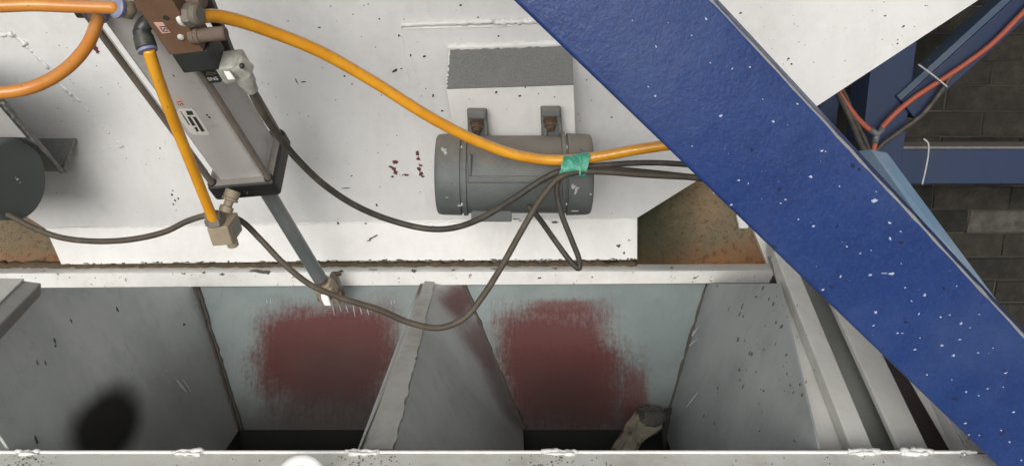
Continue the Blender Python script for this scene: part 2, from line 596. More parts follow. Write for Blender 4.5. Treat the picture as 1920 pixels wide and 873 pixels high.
bm_obj('sheet', bm, ROOFM, rf)
rf['kind'] = 'structure'

# ------------------------------------------------------------------ upper hopper: the white wall
YS = 1.60
LEAN = math.radians(15)
zb = hity(640, 416, YS).z
W0 = Vector((0, YS, zb))
WN = Vector((0, -math.cos(LEAN), -math.sin(LEAN)))        # faces the camera and a little down
WUP = Vector((0, -math.sin(LEAN), math.cos(LEAN)))
def wall(px, py, off=0.0):
    return hit(px, py, W0 + WN * off, WN)
hop = thing('upper_hopper', 'large white painted steel bin with tapering bottom and motor bracket welded on', 'hopper', (0, YS, zb))
br = [wall(85, 428), wall(640, 417), wall(1195, 408)]
dR = (wall(1530, 200) - wall(1195, 408))
dR2 = (wall(1835, 0) - wall(1530, 200))
poly = [br[0], br[1], br[2], wall(1530, 200), wall(1835, 0), wall(1835, 0) + dR2 * 1.3, wall(-500, -330), wall(-700, -20), wall(-260, 210)]
bm = bmesh.new()
add_prism(bm, poly, -WN * .006)
bm_obj('front_wall', bm, WALL, hop)
# right and left side walls of the taper, running back from the front wall's edges
for a, b in ((br[2], poly[5]), (poly[7], br[0])):
    bm = bmesh.new()
    n_in = (b - a).cross(Vector((0, 1, 0))).normalized()
    add_prism(bm, [a + Vector((0, .0065, 0)), b + Vector((0, .0065, 0)), b + Vector((0, 1.0, 0)), a + Vector((0, .5, 0))], n_in * .005)
    bm_obj('side_wall', bm, WALL, hop)
# vertical skirt
bm = bmesh.new()
sk = [hity(85, 428, YS - .001), hity(1195, 408, YS - .001), hity(1195, 487, YS - .001), hity(660, 489, YS - .001), hity(115, 496, YS - .001)]
add_prism(bm, sk, Vector((0, .008, 0)), .0012)
bm_obj('skirt', bm, SKIRT, hop)
bm = bmesh.new()
add_bead(bm, sk[0] + Vector((0, .001, 0)), sk[1] + Vector((0, .001, 0)), .0022, .01, .4)
bm_obj('bend_weld', bm, BEAD, hop, True)
bm = bmesh.new()
add_box(bm, hity(1193.5, 410, YS + .008), Vector((.004, 0, 0)), Vector((0, .25, 0)), Vector((0, 0, -.085)))
bm_obj('skirt_return', bm, SEAM, hop)
# doubler plate behind the bracket
dp = [wall(752, 48, .0), wall(1100, 42, .0), wall(1112, 380, .0), wall(800, 384, .0)]
bm = bmesh.new()
add_prism(bm, [p + WN * .004 for p in dp], -WN * .004, .0012)
bm_obj('doubler_plate', bm, WALL, hop)
bm = bmesh.new()
bm.free()
def bead_obj(name, a, b, r, step, wob, mat, parent):
    bm = bmesh.new()
    add_bead(bm, a, b, r, step, wob)
    return bm_obj(name, bm, mat, parent, True)
bead_obj('weld_bead', wall(752, 47, .004), wall(925, 40, .004), .0045, .006, .25, BEAD, hop)
bead_obj('weld_bead', wall(926, 43, .004), wall(1100, 37, .003), .0045, .005, .5, BEAD, hop)
bead_obj('weld_bead', wall(756, 54, .004), wall(960, 49, .004), .0016, .008, .3, BEAD, hop)
for (x0, y0, x1, y1) in ((752, 66, 764, 78), (768, 100, 786, 162), (786, 170, 800, 200), (1082, 190, 1090, 230)):
    bead_obj('weld_bead', wall(x0, y0, .001), wall(x1, y1, .001), .003, .005, .55, WALL, hop)
# weld scars on the left of the wall
bm = bmesh.new()
for (x0, y0, x1, y1, r) in ((-10, 66, 25, 64, .005), (25, 64, 50, 84, .0055), (50, 86, 92, 128, .0035), (105, 152, 135, 178, .003), (130, 172, 152, 192, .0022), (157, 200, 176, 218, .002), (196, 238, 206, 250, .004), (222, 264, 229, 276, .004), (190, 279, 228, 275, .0014), (185, 282, 222, 279, .001)):
    bead_obj('weld_scar', wall(x0, y0, -r * .35), wall(x1, y1, -r * .35), r, r * .9, .5, WALL, hop)
bm.free()
# specks of dirt and red oxide on the wall
bm = bmesh.new()
sp = [(740, 133, 5, 2.5, .5), (556, 153, 1.2, 7, .4), (568, 154, 5, 1.4, .1), (599, 52, 3, 1.8, 0), (711, 36, 2, 1.5, 0), (864, 10, 3, 2, 0), (796, 106, 3, 2, .3), (770, 104, 1.5, 3, 0), (812, 180, 2, 3, 0), (829, 208, 3, 2, .5), (748, 67, 1.5, 3, 0), (896, 33, 2, 2, 0), (646, 143, 2, 1.6, 0), (752, 129, 2, 1.3, 0), (660, 158, 3, 1, .1), (648, 353, 8, 1, .05), (325, 142, 2, 1.5, 0), (300, 278, 2, 1.5, 0), (659, 330, 2.5, 1, .3), (706, 384, 2, 3, .3), (322, 365, 2, 2.6, 0), (324, 357, 2, 1.4, 0), (328, 376, 2, 3, .4), (325, 383, 1.5, 3, .4), (334, 372, 1.5, 2.5, 0), (755, 328, 2, 1.5, 0), (1100, 150, 1.5, 1.5, 0), (1147, 220, 2.5, 1.6, 0), (1660, 30, 3, 1.5, 0), (1694, 50, 3, 2, .6), (1479, 110, 3, 1.6, .3), (1484, 120, 2.5, 1.6, -.3), (1683, 82, 2, 1.5, 0), (1388, 25, 3, 1.6, .3), (500, 60, 1.5, 1.5, 0), (540, 40, 1.2, 1.2, 0), (620, 12, 1.5, 1, 0), (690, 8, 1.2, 1.2, 0), (935, 68, 2, 1.4, 0)]
for _ in range(45):
    sp.append((random.uniform(440, 1180), random.uniform(0, 400), random.uniform(.5, 1.3), random.uniform(.5, 1.3), random.uniform(0, 3)))
for _ in range(30):
    sp.append((random.uniform(60, 360), random.uniform(60, 410), random.uniform(.5, 1.2), random.uniform(.5, 1.2), random.uniform(0, 3)))
for _ in range(26):
    sp.append((random.uniform(1440, 1760), random.uniform(0, 130), random.uniform(.5, 1.3), random.uniform(.5, 1.1), random.uniform(0, 3)))
for (x, y, rx, ry, a) in sp:
    p = wall(x, y, .0005)
    if 752 < x < 1112 and 45 < y < 384: p = wall(x, y, .0045)
    s = depth(p) / F_PX
    add_fleck(bm, p, WN, rx * s, ry * s, a)
bm_obj('dirt_speck', bm, SOOT, hop, kind='stuff')
bm = bmesh.new()
for (x, y, rx, ry, a) in ((742, 304, 5, 4, .5), (737, 316, 7, 4, .6), (741, 324, 5, 5, .2), (736, 331, 3, 2, 0), (762, 328, 4, 2, .2), (782, 288, 3, 5, .3), (784, 298, 3, 4, 0), (788, 310, 4, 3, .4), (785, 317, 6, 3, .7), (789, 326, 4, 5, .2), (793, 331, 3, 2, 0), (176, 86, 5, 6, .3), (180, 93, 5, 5, .1), (183, 98, 3, 3, 0)):
    p = wall(x, y, .0005 if x < 752 else .0045)
    s = depth(p) / F_PX
    add_fleck(bm, p, WN, rx * s, ry * s, -a, .0008, 11, .5)
bm_obj('red_oxide_mark', bm, OXIDE, hop, kind='stuff')
bm = bmesh.new()
FY = Vector((0, -1, 0))
for (x, y, rx, ry, a) in ((968, 410, 7, 4, 0), (1040, 416, 7, 2, 0), (697, 446, 7, 2, .6), (703, 443, 6, 1.5, .5), (692, 451, 4, 1.2, .2), (1160, 460, 4, 3, .3), (1170, 474, 3, 2.5, .3), (634, 418, 2.5, 3, 0), (686, 419, 2, 2, 0), (1180, 450, 2, 1.5, 0), (812, 424, 2, 1, 0), (975, 414, 4, 1, 0), (345, 420, 2, 3, 0), (230, 424, 2, 1, 0)):
    p = hity(x, y, YS - .0015)
    s = depth(p) / F_PX
    add_fleck(bm, p, FY, rx * s, ry * s, a, .0006, 10, .5)
# ragged dark edge under the skirt
for x in np.arange(120, 1192, 7.0):
    if random.random() < .62:
        yy = np.interp(x, [115, 660, 1195], [496, 489, 487])
        p = hity(x, yy - random.uniform(-1, 2.2), YS - .0015)
        add_fleck(bm, p, FY, random.uniform(2, 6) * .0011, random.uniform(.6, 2.0) * .0011, 0, .0008, 7, .5)
bm_obj('skirt_chip', bm, SEAM, hop, kind='stuff')

# motor bracket welded on the wall: bent plate, rough grey top, white front
yf, yl = 1.425, 1.45
TL, TR = wall(843, 90, .003), wall(1072, 82, .003)
ML, MR = hity(836, 168, yf), hity(1076, 160, yf)
BL, BR = hity(856, 268, yl), hity(1079, 262, yl)
brk = bpy.data.objects.new('motor_bracket', None)
bm = bmesh.new()
add_prism(bm, [ML, MR, BR, BL], Vector((0, .008, 0)), .001)
brk = bm_obj('motor_bracket', bm, BRKT, hop)
bm = bmesh.new()
upn = (MR - ML).cross(TL - ML).normalized()
add_prism(bm, [TL, TR, MR + Vector((0, .003, .0015)), ML + Vector((0, .003, .0015))], -upn * .006 if upn.z > 0 else upn * .006)
bm_obj('top_plate', bm, PRIMER, brk)
bm = bmesh.new()
wl, wr = wall(870, 330, .005), wall(1085, 330, .005)
add_prism(bm, [BL + Vector((0, .009, .002)), BR + Vector((0, .009, .002)), wr, wl], Vector((0, 0, -.006)))
bm_obj('lower_plate', bm, BRKT, brk)
bm = bmesh.new()
for (t, b2, m2, wv) in ((TL, BL, ML, wl), (TR, BR, MR, wr)):
    sx = .012 if t is TL else -.018
    dv = Vector((sx, .004, 0))
    bm = bmesh.new()
    add_prism(bm, [t + dv + Vector((0, 0, -.01)), m2 + dv + Vector((0, .010, -.008)), b2 + dv + Vector((0, .010, 0)), wv + dv], Vector((.006 if sx > 0 else -.006, 0, 0)))
    bm_obj('end_gusset', bm, PRIMER, brk)
bm = bmesh.new()
bm.free()
bead_obj('bracket_weld', TL + Vector((-.004, -.001, .001)), TR + Vector((.01, -.001, .001)), .0062, .0065, .3, BEAD, brk)
bead_obj('bracket_weld', TL + Vector((0, 0, 0)), ML + Vector((.001, .004, 0)), .0018, .004, .5, BEAD, brk)
bm = bmesh.new()
for (x, y, r) in ((931, 173, 3), (975, 180, 3), (933, 246, 3), (985, 164, 2), (880, 186, 1.5), (1040, 182, 1.5), (1050, 230, 1.4), (950, 205, 1.2), (1010, 176, 1.3)):
    p = hity(x, y, np.interp(y, [165, 255], [yf, yl]) - .0008)
    s = depth(p) / F_PX
    add_fleck(bm, p, FY, r * s, r * .7 * s, random.random(), .0006)
bm_obj('dirt_speck', bm, SOOT, brk, kind='stuff')

# left bracket, open at its end: front plate and lower plate
E0, E1 = at(0, 188, 1.27), at(114, 322, 1.535)
WP = wall(140, 259, .003)
Eext = E0 + (E0 - E1) * .35
DX = Vector((-.32, 0, 0))
nf = (E0 - E1).cross(DX).normalized()
if nf.dot(CAM - E0) > 0: nf = -nf
bm = bmesh.new()
add_prism(bm, [E1, Eext, Eext + DX, E1 + DX], nf * .010, .0012)
b2 = bm_obj('motor_bracket', bm, PRIMER, hop)
bm = bmesh.new()
nn = (WP - E1).cross(DX).normalized()
if nn.z > 0: nn = -nn
add_prism(bm, [E1 + nf * .012, WP, WP + DX, E1 + DX + nf * .012], nn * .008, .001)
bm_obj('lower_plate', bm, PRIMER, b2)
bm = bmesh.new()
bm.free()
GRW = paint('grimy_weld', (.22, .22, .21), (.07, .07, .065), .7, .7, .6, big=60)
bead_obj('bracket_weld', E1 + Vector((.004, .004, 0)), WP + Vector((.002, 0, 0)), .0045, .005, .55, GRW, b2)
bead_obj('bracket_weld', E0 + (E1 - E0) * .02 + Vector((.003, -.001, 0)), E1 + Vector((.002, 0, 0)), .0035, .007, .55, GRW, b2)
bm = bmesh.new()
shade_plate = [Eext + DX * .22, Eext + DX, wall(-700, 60, .003), wall(-110, 105, .003)]
add_prism(bm, shade_plate, Vector((0, 0, .006)))
bm_obj('top_plate', bm, PRIMER, b2)  # unseen plate added left of view to shade the wall behind
bm = bmesh.new()
wq = [at(-5, 214, 1.30), at(40, 260, 1.40), at(-5, 262, 1.40)]
add_prism(bm, [Eext - nf * .003 + DX * .02, E0.lerp(E1, .45) - nf * .003 + DX * .02, E0.lerp(E1, .45) - nf * .003 + DX, Eext - nf * .003 + DX], nf * .0025)
bm_obj('white_face', bm, BRKT, b2)

# ------------------------------------------------------------------ rusty ledge plates behind the skirt
RYN = Vector((0, -math.cos(math.radians(38)), math.sin(math.radians(38))))
ledge_z = hity(700, 513, 1.57).z
R0 = Vector((0, 1.615, ledge_z))
def rp(px, py, off=0.0): return hit(px, py, R0 + RYN * off, RYN)
led = thing('ledge_plate', 'rusty dust covered sloping plate to the right of the white skirt', 'steel plate', rp(1300, 490), 'rusty plates behind the skirt')
def grid_plate(name, quad, mat, parent, nx, ny, amp, th, n, e1, e2, o):
    bm = bmesh.new()
    lay = bm.loops.layers.uv.new('UVMap')
    vs = []
    for j in range(ny + 1):
        row = []
        for i in range(nx + 1):
            u, v = i / nx, j / ny
            p = (quad[0] * (1 - u) + quad[1] * u) * (1 - v) + (quad[3] * (1 - u) + quad[2] * u) * v
            row.append(bm.verts.new(p + n * random.uniform(0, amp)))
        vs.append(row)
    for j in range(ny):
        for i in range(nx):
            bm.faces.new((vs[j][i], vs[j][i + 1], vs[j + 1][i + 1], vs[j + 1][i]))
    for f in bm.faces:
        for l in f.loops:
            p = l.vert.co - o
            l[lay].uv = (p.dot(e1), p.dot(e2))
    return bm_obj(name, bm, mat, parent, True)
RE2 = Vector((0, math.sin(math.radians(38)), math.cos(math.radians(38))))
q = [rp(1120, 497), rp(1437, 496.5), rp(1372, 330), rp(1180, 330)]
grid_plate('rusty_plate', q, RUST, led, 60, 30, .0016, .004, RYN, Vector((1, 0, 0)), RE2, rp(1195, 497))
bm = bmesh.new()
cpl = [rp(1396, 398, -.001), rp(1440, 420, .0), rp(1452, 503, .0), rp(1437, 500, .0)]
add_prism(bm, [p for p in cpl], Vector((.0, -.012, .004)), .001)
bm_obj('white_end_plate', bm, RAIL, led)
bm = bmesh.new()
add_prism(bm, [rp(1378, 404, .002), rp(1400, 402, .002), rp(1402, 430, .002), rp(1384, 430, .002)], Vector((0, -.008, .006)), .003)
bm_obj('white_tab', bm, RAIL, led)
led2 = thing('ledge_plate', 'rusty brown sloping plate left of the white skirt below the left motor', 'steel plate', rp(40, 500), 'rusty plates behind the skirt')
q = [rp(-160, 508), rp(180, 504), rp(160, 380), rp(-160, 380)]
grid_plate('rusty_plate', q, RUST, led2, 50, 20, .0016, .004, RYN, Vector((1, 0, 0)), RE2, rp(-200, 506))

# ------------------------------------------------------------------ lower hopper
lh = thing('discharge_hopper', 'white steel framed twin chute with red dust inside and two dark outlets', 'hopper', (0, 1.25, 1.0))
# rear rail: angle with a top ledge and a front face
YR = 1.57
def zline(px, pl, pr, y): return hity(px, np.interp(px, [0, 1452], [pl, pr]), y)
TLf, TRf = hity(-120, 512.5, YR), hity(1455, 507, YR)
BLf, BRf = hity(-120, 540.5, YR), hity(1442, 530, YR)
bm = bmesh.new()
add_prism(bm, [TLf, TRf, BRf, BLf], Vector((0, .008, 0)), .001)
rail = bm_obj('rear_rail', bm, RAIL, lh)
bm = bmesh.new()
o1 = Vector((0, .0085, 0))
add_prism(bm, [TLf + o1, TRf + o1, TRf + Vector((0, .045, .001)), TLf + Vector((0, .045, .001))], Vector((0, 0, -.007)), .0008)
bm_obj('rail_ledge', bm, RAIL, rail)
bm = bmesh.new()
add_box(bm, TRf + Vector((-.006, .004, .001)), Vector((.006, 0, 0)), Vector((0, .05, 0)), Vector((0, 0, .05)), .001)
bm_obj('rail_end_post', bm, RAIL, rail)
# line of caked dirt on the ledge
bm = bmesh.new()
m = 160
pa = TLf + Vector((.05, .043, .001))
pb = hity(1196, 509, YR) + Vector((0, .043, .001))
path = [pa.lerp(pb, i / m) + Vector((0, random.uniform(-.004, .003), random.uniform(-.0015, .002))) for i in range(m + 1)]
rs = [random.uniform(.0075, .012) for _ in range(m + 1)]
add_tube(bm, path, lambda t: rs[min(m, int(round(t * m)))], 8, .25)
bm_obj('caked_dirt', bm, DIRT, rail, True)
bm = bmesh.new()
for (x, y, rx, ry) in ((345, 513, 4, 2), (415, 514, 5, 2), (486, 509, 14, 4), (500, 510, 6, 4), (382, 511, 3, 2), (776, 508, 5, 3), (640, 508, 5, 2), (1012, 521, 3, 2), (850, 506, 4, 1.5), (1110, 519, 1.5, 1.5), (1260, 502, 3, 2), (130, 520, 1.5, 1), (11, 528, 2, 1), (604, 532, 8, 1.4), (520, 533, 1.6, 1), (700, 505, 7, 1.4), (930, 504, 8, 1.3), (1040, 503, 6, 1.2)):
    p = hity(x, y, YR - .0008)
    s = depth(p) / F_PX
    add_fleck(bm, p, FY, rx * s, ry * s, random.uniform(-.1, .1), .0006, 10, .5)
for _ in range(30):
    p = hity(random.uniform(0, 1430), random.uniform(506, 536), YR - .0008)
    add_fleck(bm, p, FY, random.uniform(.4, 1.3) * .0011, random.uniform(.4, 1) * .0011, random.uniform(0, 3), .0005)
bm_obj('paint_chip', bm, SEAM, rail, kind='stuff')

# near rim, its top face seen, and a thin upright lip at its inner edge
zr = hity(960, 846, .934).z
bm = bmesh.new()
NLx, NRx = -1.0, .70
add_box(bm, Vector((NLx, .80, zr - .05)), Vector((NRx - NLx, 0, 0)), Vector((0, .1295, 0)), Vector((0, 0, .05)), .002)
rim = bm_obj('near_rim', bm, RIM, lh)
bm = bmesh.new()
add_box(bm, Vector((NLx, .930, zr - .052)), Vector((NRx - .10 - NLx, 0, 0)), Vector((0, .004, 0)), Vector((0, 0, .0545)), .001)
bm_obj('rim_lip', bm, SKIRT, rim)
bm = bmesh.new()
def rimp(px, py=846): return hitz(px, py, zr + .002)
for (x0, x1, r) in ((30, 75, .0045), (322, 382, .0045), (648, 712, .0042), (1014, 1084, .0042), (1590, 1648, .0055), (1690, 1748, .0055), (1800, 1818, .004)):
    bead_obj('rim_weld', rimp(x0), rimp(x1), r * .8, .0045, .5, BEAD, rim)
    bead_obj('rim_weld', rimp(x0 + 6, 850), rimp(x1 - 6, 850), r * .5, .0045, .6, BEAD, rim)
bm.free()
bm = bmesh.new()
for _ in range(150):
    cx = random.choice((random.uniform(0, 1850), random.gauss(690, 30), random.gauss(60, 25), random.gauss(1040, 40)))
    p = hitz(cx, random.uniform(853, 880), zr + .0005)
    add_fleck(bm, p, Vector((0, 0, 1)), random.uniform(.4, 1.8) * .0008, random.uniform(.4, 1.3) * .0008, random.uniform(0, 3), .0006)
bm_obj('rim_grime', bm, SEAM, rim, kind='stuff')
# lifting eye standing on the near rim
bm = bmesh.new()
ec = at(565, 899, .965)
ax = Vector((0.10, -.80, .60)).normalized()
eu, ev = ortho(ax)
path = [ec + (eu * math.cos(a) + ev * math.sin(a)) * .0235 for a in np.linspace(0, 2 * math.pi, 49)]
add_tube(bm, path, .0072, 16)
bm_obj('lifting_eye', bm, paint('glossy_white_eye', (.80, .80, .77), (.5, .47, .4), .25, .3, .05, big=30), rim, True)

# inner plates
YT, YB = 1.585, 1.45
up3 = Vector((0, 0, .03))
B_TL, B_TR = hity(365, 537, YT), hity(806, 533, YT)
B_BL, B_BR = hity(448, 805, YB), hity(690, 805, YB)
D_T = hity(870, 533, YT)
C_TR = hity(1325, 531, YT)
C_BL, C_BR = hity(981, 805, YB), hity(1244, 805, YB)
YF = 1.03
def fwd(p, y=YF): return Vector((p.x, y, p.z))
e1 = Vector((1, 0, 0))
eB = ((B_TL + B_TR) / 2 - (B_BL + B_BR) / 2); eB.x = 0; eB.normalize()
def ext(t, b, k=.10): return t + (t - b) * k
nB = e1.cross(eB).normalized()
def uvB(px, py):
    p = hit(px, py, B_BL, nB)
    return ((p - B_BL).x, (p - B_BL).dot(eB))
def patch(x0, y0, x1, y1, soft, stg, col, f=uvB):
    a, b = f(x0, y0), f(x1, y1)
    return ((a[0] + b[0]) / 2, (a[1] + b[1]) / 2, abs(b[0] - a[0]) / 2, abs(b[1] - a[1]) / 2, soft, stg, col)
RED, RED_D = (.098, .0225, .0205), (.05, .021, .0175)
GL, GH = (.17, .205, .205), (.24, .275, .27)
LOW_SHADE = (.075, .068, .058)  # shade near the outlets, painted into the back plates
M_B = hopper_mat('back_plate_red_dust_a', GL, GH, [patch(500, 600, 735, 775, .42, .65, RED_D), patch(484, 576, 735, 742, .32, .95, RED), patch(700, 560, 750, 700, .5, .4, RED), patch(545, 640, 715, 790, .7, .75, RED_D)], low=(.12, .0, LOW_SHADE, .85))
M_C = hopper_mat('back_plate_red_dust_b', GL, GH, [patch(960, 640, 1190, 800, .4, .85, RED_D), patch(938, 578, 1162, 772, .32, .95, RED), patch(980, 680, 1130, 810, .7, .75, RED_D), patch(990, 562, 1125, 592, .5, .7, (.105, .024, .02)), patch(1165, 690, 1215, 795, .4, .75, RED)], low=(.09, .0, LOW_SHADE, .85))
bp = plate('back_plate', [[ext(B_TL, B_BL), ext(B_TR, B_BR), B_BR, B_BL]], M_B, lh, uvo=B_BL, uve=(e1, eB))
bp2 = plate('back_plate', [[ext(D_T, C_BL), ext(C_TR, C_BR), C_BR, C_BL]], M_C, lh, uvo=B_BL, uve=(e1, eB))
# left and right side plates
nA = (B_TL - B_BL).cross(Vector((0, 1, 0))).normalized()
nE = (C_TR - C_BR).cross(Vector((0, 1, 0))).normalized()
def pA(px, py, off=0): return hit(px, py, B_BL + nA * off, nA)
def pE(px, py, off=0): return hit(px, py, C_BR + nE * off, nE)
eA = (B_TL - B_BL); eA.y = 0; eA.normalize()
eE = (C_TR - C_BR); eE.y = 0; eE.normalize()
ey = Vector((0, 1, 0))
def uvA(px, py):
    p = pA(px, py) - B_BL
    return (p.y, p.dot(eA))
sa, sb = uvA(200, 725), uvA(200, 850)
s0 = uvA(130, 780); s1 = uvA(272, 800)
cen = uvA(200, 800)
M_A = hopper_mat('left_plate_dark', (.345, .37, .37), (.46, .485, .485), [], dark_blob=[(cen[0], cen[1], abs(s1[0] - s0[0]) * .62 + .012, abs(sa[1] - cen[1]) * 1.15, .38)], low=(.32, .10, (.12, .12, .115), .5))
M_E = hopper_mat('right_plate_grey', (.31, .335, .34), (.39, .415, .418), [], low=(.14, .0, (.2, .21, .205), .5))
uA0, uE0 = B_BL, C_BR
a0_, a1_ = pA(66, 540.5), pA(0, 610)
a2_ = a0_ + (a1_ - a0_) * ((.942 - a0_.y) / (a1_.y - a0_.y))
A_poly = [B_BL, fwd(B_BL, .942), a2_, a0_, pA(365, 538.5)]
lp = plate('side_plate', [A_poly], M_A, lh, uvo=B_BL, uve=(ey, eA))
g0_ = pE(1460, 531)
gs_ = C_BR + eE * ((zr + .001 - C_BR.z) / eE.z)
E_poly = [C_BR, pE(1325, 531.5), g0_, Vector((gs_.x, .942, gs_.z)), fwd(C_BR, .942)]
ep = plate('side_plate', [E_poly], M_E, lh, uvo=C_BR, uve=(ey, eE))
# divider between the two chutes
RL0, RR0 = hity(790, 532, 1.565), hity(815, 532, 1.568)
RL1, RR1 = hity(672, 846, .96), hity(738, 846, .955)
P3 = fwd(C_BL)
eD = Vector((-.45, 0, .89))
def uvDs(q_, j_):
    bot_ = D_T.lerp(C_BL, q_ / .4) if q_ < .4 else C_BL.lerp(fwd(C_BL), (q_ - .4) / .6)
    p = RR0.lerp(RR1, q_).lerp(bot_, j_) - C_BL
    return (p.y, p.dot(eD))
_p1, _p2, _p3 = uvDs(.07, .6), uvDs(.2, .85), uvDs(.34, .9)
def uvDp(px, py):
    t = (py - 537) / 268.0
    p = D_T.lerp(C_BL, t) + Vector((0, -.03, 0)) - C_BL
    return (p.y, p.dot(eD))
_u0, _u1 = uvDp(870, 545), uvDp(960, 730)
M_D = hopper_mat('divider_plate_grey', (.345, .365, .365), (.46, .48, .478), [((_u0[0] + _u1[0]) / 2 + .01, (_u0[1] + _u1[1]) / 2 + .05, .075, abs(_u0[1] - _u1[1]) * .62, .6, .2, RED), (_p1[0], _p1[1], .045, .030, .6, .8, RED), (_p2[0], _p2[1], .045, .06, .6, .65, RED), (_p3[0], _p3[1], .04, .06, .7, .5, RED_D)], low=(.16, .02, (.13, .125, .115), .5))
bm = bmesh.new()
lay = bm.loops.layers.uv.new('UVMap')
ns, nt = 40, 10
gv = []
for i in range(ns + 1):
    q_ = i / ns
    top_ = RR0.lerp(RR1, q_)
    bot_ = D_T.lerp(C_BL, q_ / .4) if q_ < .4 else C_BL.lerp(P3, (q_ - .4) / .6)
    gv.append([bm.verts.new(top_.lerp(bot_, j_ / nt)) for j_ in range(nt + 1)])
for i in range(ns):
    for j_ in range(nt):
        bm.faces.new((gv[i][j_], gv[i + 1][j_], gv[i + 1][j_ + 1], gv[i][j_ + 1]))
for f in bm.faces:
    for l in f.loops:
        p = l.vert.co - C_BL
        l[lay].uv = (p.y, p.dot(eD))
bm_obj('divider_plate', bm, M_D, lh, True)
Q3 = fwd(B_BR)
plate('divider_plate', [[B_BR, ext(B_TR, B_BR, .01), RL0, RL1, Q3]], M_D, lh, th=.003, uvo=B_BR, uve=(ey, Vector((.45, 0, .89))))
# ridge bar with ragged edges
bm = bmesh.new()
m = 60
la, ra = [], []
for i in range(m + 1):
    t = i / m
    l = RL0.lerp(RL1, t) + Vector((random.uniform(-.0006, .0006), 0, 0))
    r = RR0.lerp(RR1, t) + Vector((random.uniform(-.0018, .0018), 0, random.uniform(-.0005, .0005)))
    la.append(l); ra.append(r)
tv = []
for i in range(m + 1):
    mid = la[i].lerp(ra[i], .3)
    tv.append([bm.verts.new(la[i] + Vector((0, 0, -.006))), bm.verts.new(mid + Vector((0, 0, .006))), bm.verts.new(ra[i] + Vector((0, 0, .004))), bm.verts.new(ra[i] + Vector((0, 0, -.008))), bm.verts.new(la[i] + Vector((0, 0, -.016)))])
for i in range(m):
    for k in range(5):
        j = (k + 1) % 5
        bm.faces.new((tv[i][k], tv[i][j], tv[i + 1][j], tv[i + 1][k]))
bm.faces.new(tv[0]); bm.faces.new(tv[-1][::-1])
bm_obj('ridge_bar', bm, paint('ridge_paint', (.36, .36, .34), (.17, .15, .11), .6, .55, .4, big=14), lh, angle=.6)
# seams between the plates
bm = bmesh.new()
for a, b, r in ((B_TL, B_BL, .0055), (D_T, C_BL, .005), (C_TR, C_BR, .005)):
    o = Vector((0, -.002, .001))
    bead_obj('corner_seam', a + o, b + o, r * .7, .012, .4, SEAM, lh)
    if r > .0052: bead_obj('corner_seam', a + o + Vector((.008, -.002, 0)), b + o + Vector((.008, -.002, 0)), .0025, .012, .5, SEAM, lh)
bead_obj('corner_seam', C_BL.lerp(D_T, .16) + Vector((.0, -.006, 0)), C_BL + Vector((.002, -.004, 0)), .0075, .008, .5, SEAM, lh)
bm.free()
# outlets: dark ducts under the two openings
for (a, b) in ((B_BL, B_BR), (C_BL, C_BR)):
    w2 = (b.x - a.x)
    bm = bmesh.new()
    t = .004
    zt = min(a.z, b.z) - .001
    x0, x1, y0, y1 = a.x - .003, b.x + .003, YF, YB + .002
    h = .32
    add_box(bm, Vector((x0, y1, zt - h)), Vector((x1 - x0, 0, 0)), Vector((0, t, 0)), Vector((0, 0, h)))
    add_box(bm, Vector((x0, y0 - t, zt - h)), Vector((x1 - x0, 0, 0)), Vector((0, t, 0)), Vector((0, 0, h)))
    add_box(bm, Vector((x0 - t, y0 - t, zt - h)), Vector((t, 0, 0)), Vector((0, y1 - y0 + 2 * t, 0)), Vector((0, 0, h)))
    add_box(bm, Vector((x1, y0 - t, zt - h)), Vector((t, 0, 0)), Vector((0, y1 - y0 + 2 * t, 0)), Vector((0, 0, h)))
    add_box(bm, Vector((x0 - t, y0 - t, zt - h - t)), Vector((x1 - x0 + 2 * t, 0, 0)), Vector((0, y1 - y0 + 2 * t, 0)), Vector((0, 0, t)))
    bm_obj('outlet_duct', bm, DARKSTEEL, lh)
# front plate closing the chutes towards the camera
bm = bmesh.new()
zlow = B_BL.z
add_prism(bm, [Vector((-.95, .936, zr - .003)), Vector((.62, .936, zr - .003)), Vector((.35, YF - .006, zlow)), Vector((-.75, YF - .006, zlow))], Vector((0, -.004, -.002)))
bm_obj('front_plate', bm, M_D, lh)

# sloping bars over the right side plate
def bar(name, l0, l1, r0, r1, th, mat, parent, bev=.003):
    n = (l1 - l0).cross(r0 - l0).normalized()
    if n.dot(CAM - l0) > 0: n = -n
    bm = bmesh.new()
    add_prism(bm, [l0, l1, r1, r0], n * th, bev)
    return bm_obj(name, bm, mat, parent)
def on(px, py, off=.0): return pE(px, py, off)
sgn = 1 if nE.x < 0 else -1
E_up = nE * sgn
def pb_(px, py, h): return hit(px, py, C_BR + E_up * h, nE)
kx = (1580 - 1450) / (848 - 520)
# bar tops lie on one plane a little above the side plate; box section 40 mm deep
Lb0, Lb1 = pb_(1450, 520, .006), hity(1584, 849, .952)
nb = Vector((1, 0, -.15)).cross(Lb1 - Lb0).normalized()
if nb.z < 0: nb = -nb
def pbar(px, py, h=0.0): return hit(px, py, Lb1 + nb * h, nb)
# narrow flange at the inner side of the first bar, then the two bars
bar('bar_flange', pbar(1451, 495, -.02), pbar(1538, 849, -.02), pbar(1465, 495, -.02), pbar(1612, 849, -.02), .006, BAR, lh, .001)
bar('side_bar', pbar(1451, 470), pbar(1600, 849.5), pbar(1482, 470), pbar(1642, 849.5), .0195, BAR, lh, .002)
bar('side_bar', pbar(1520, 480), pbar(1690, 850), pbar(1566, 480), pbar(1746, 850), .010, BAR, lh, .002)
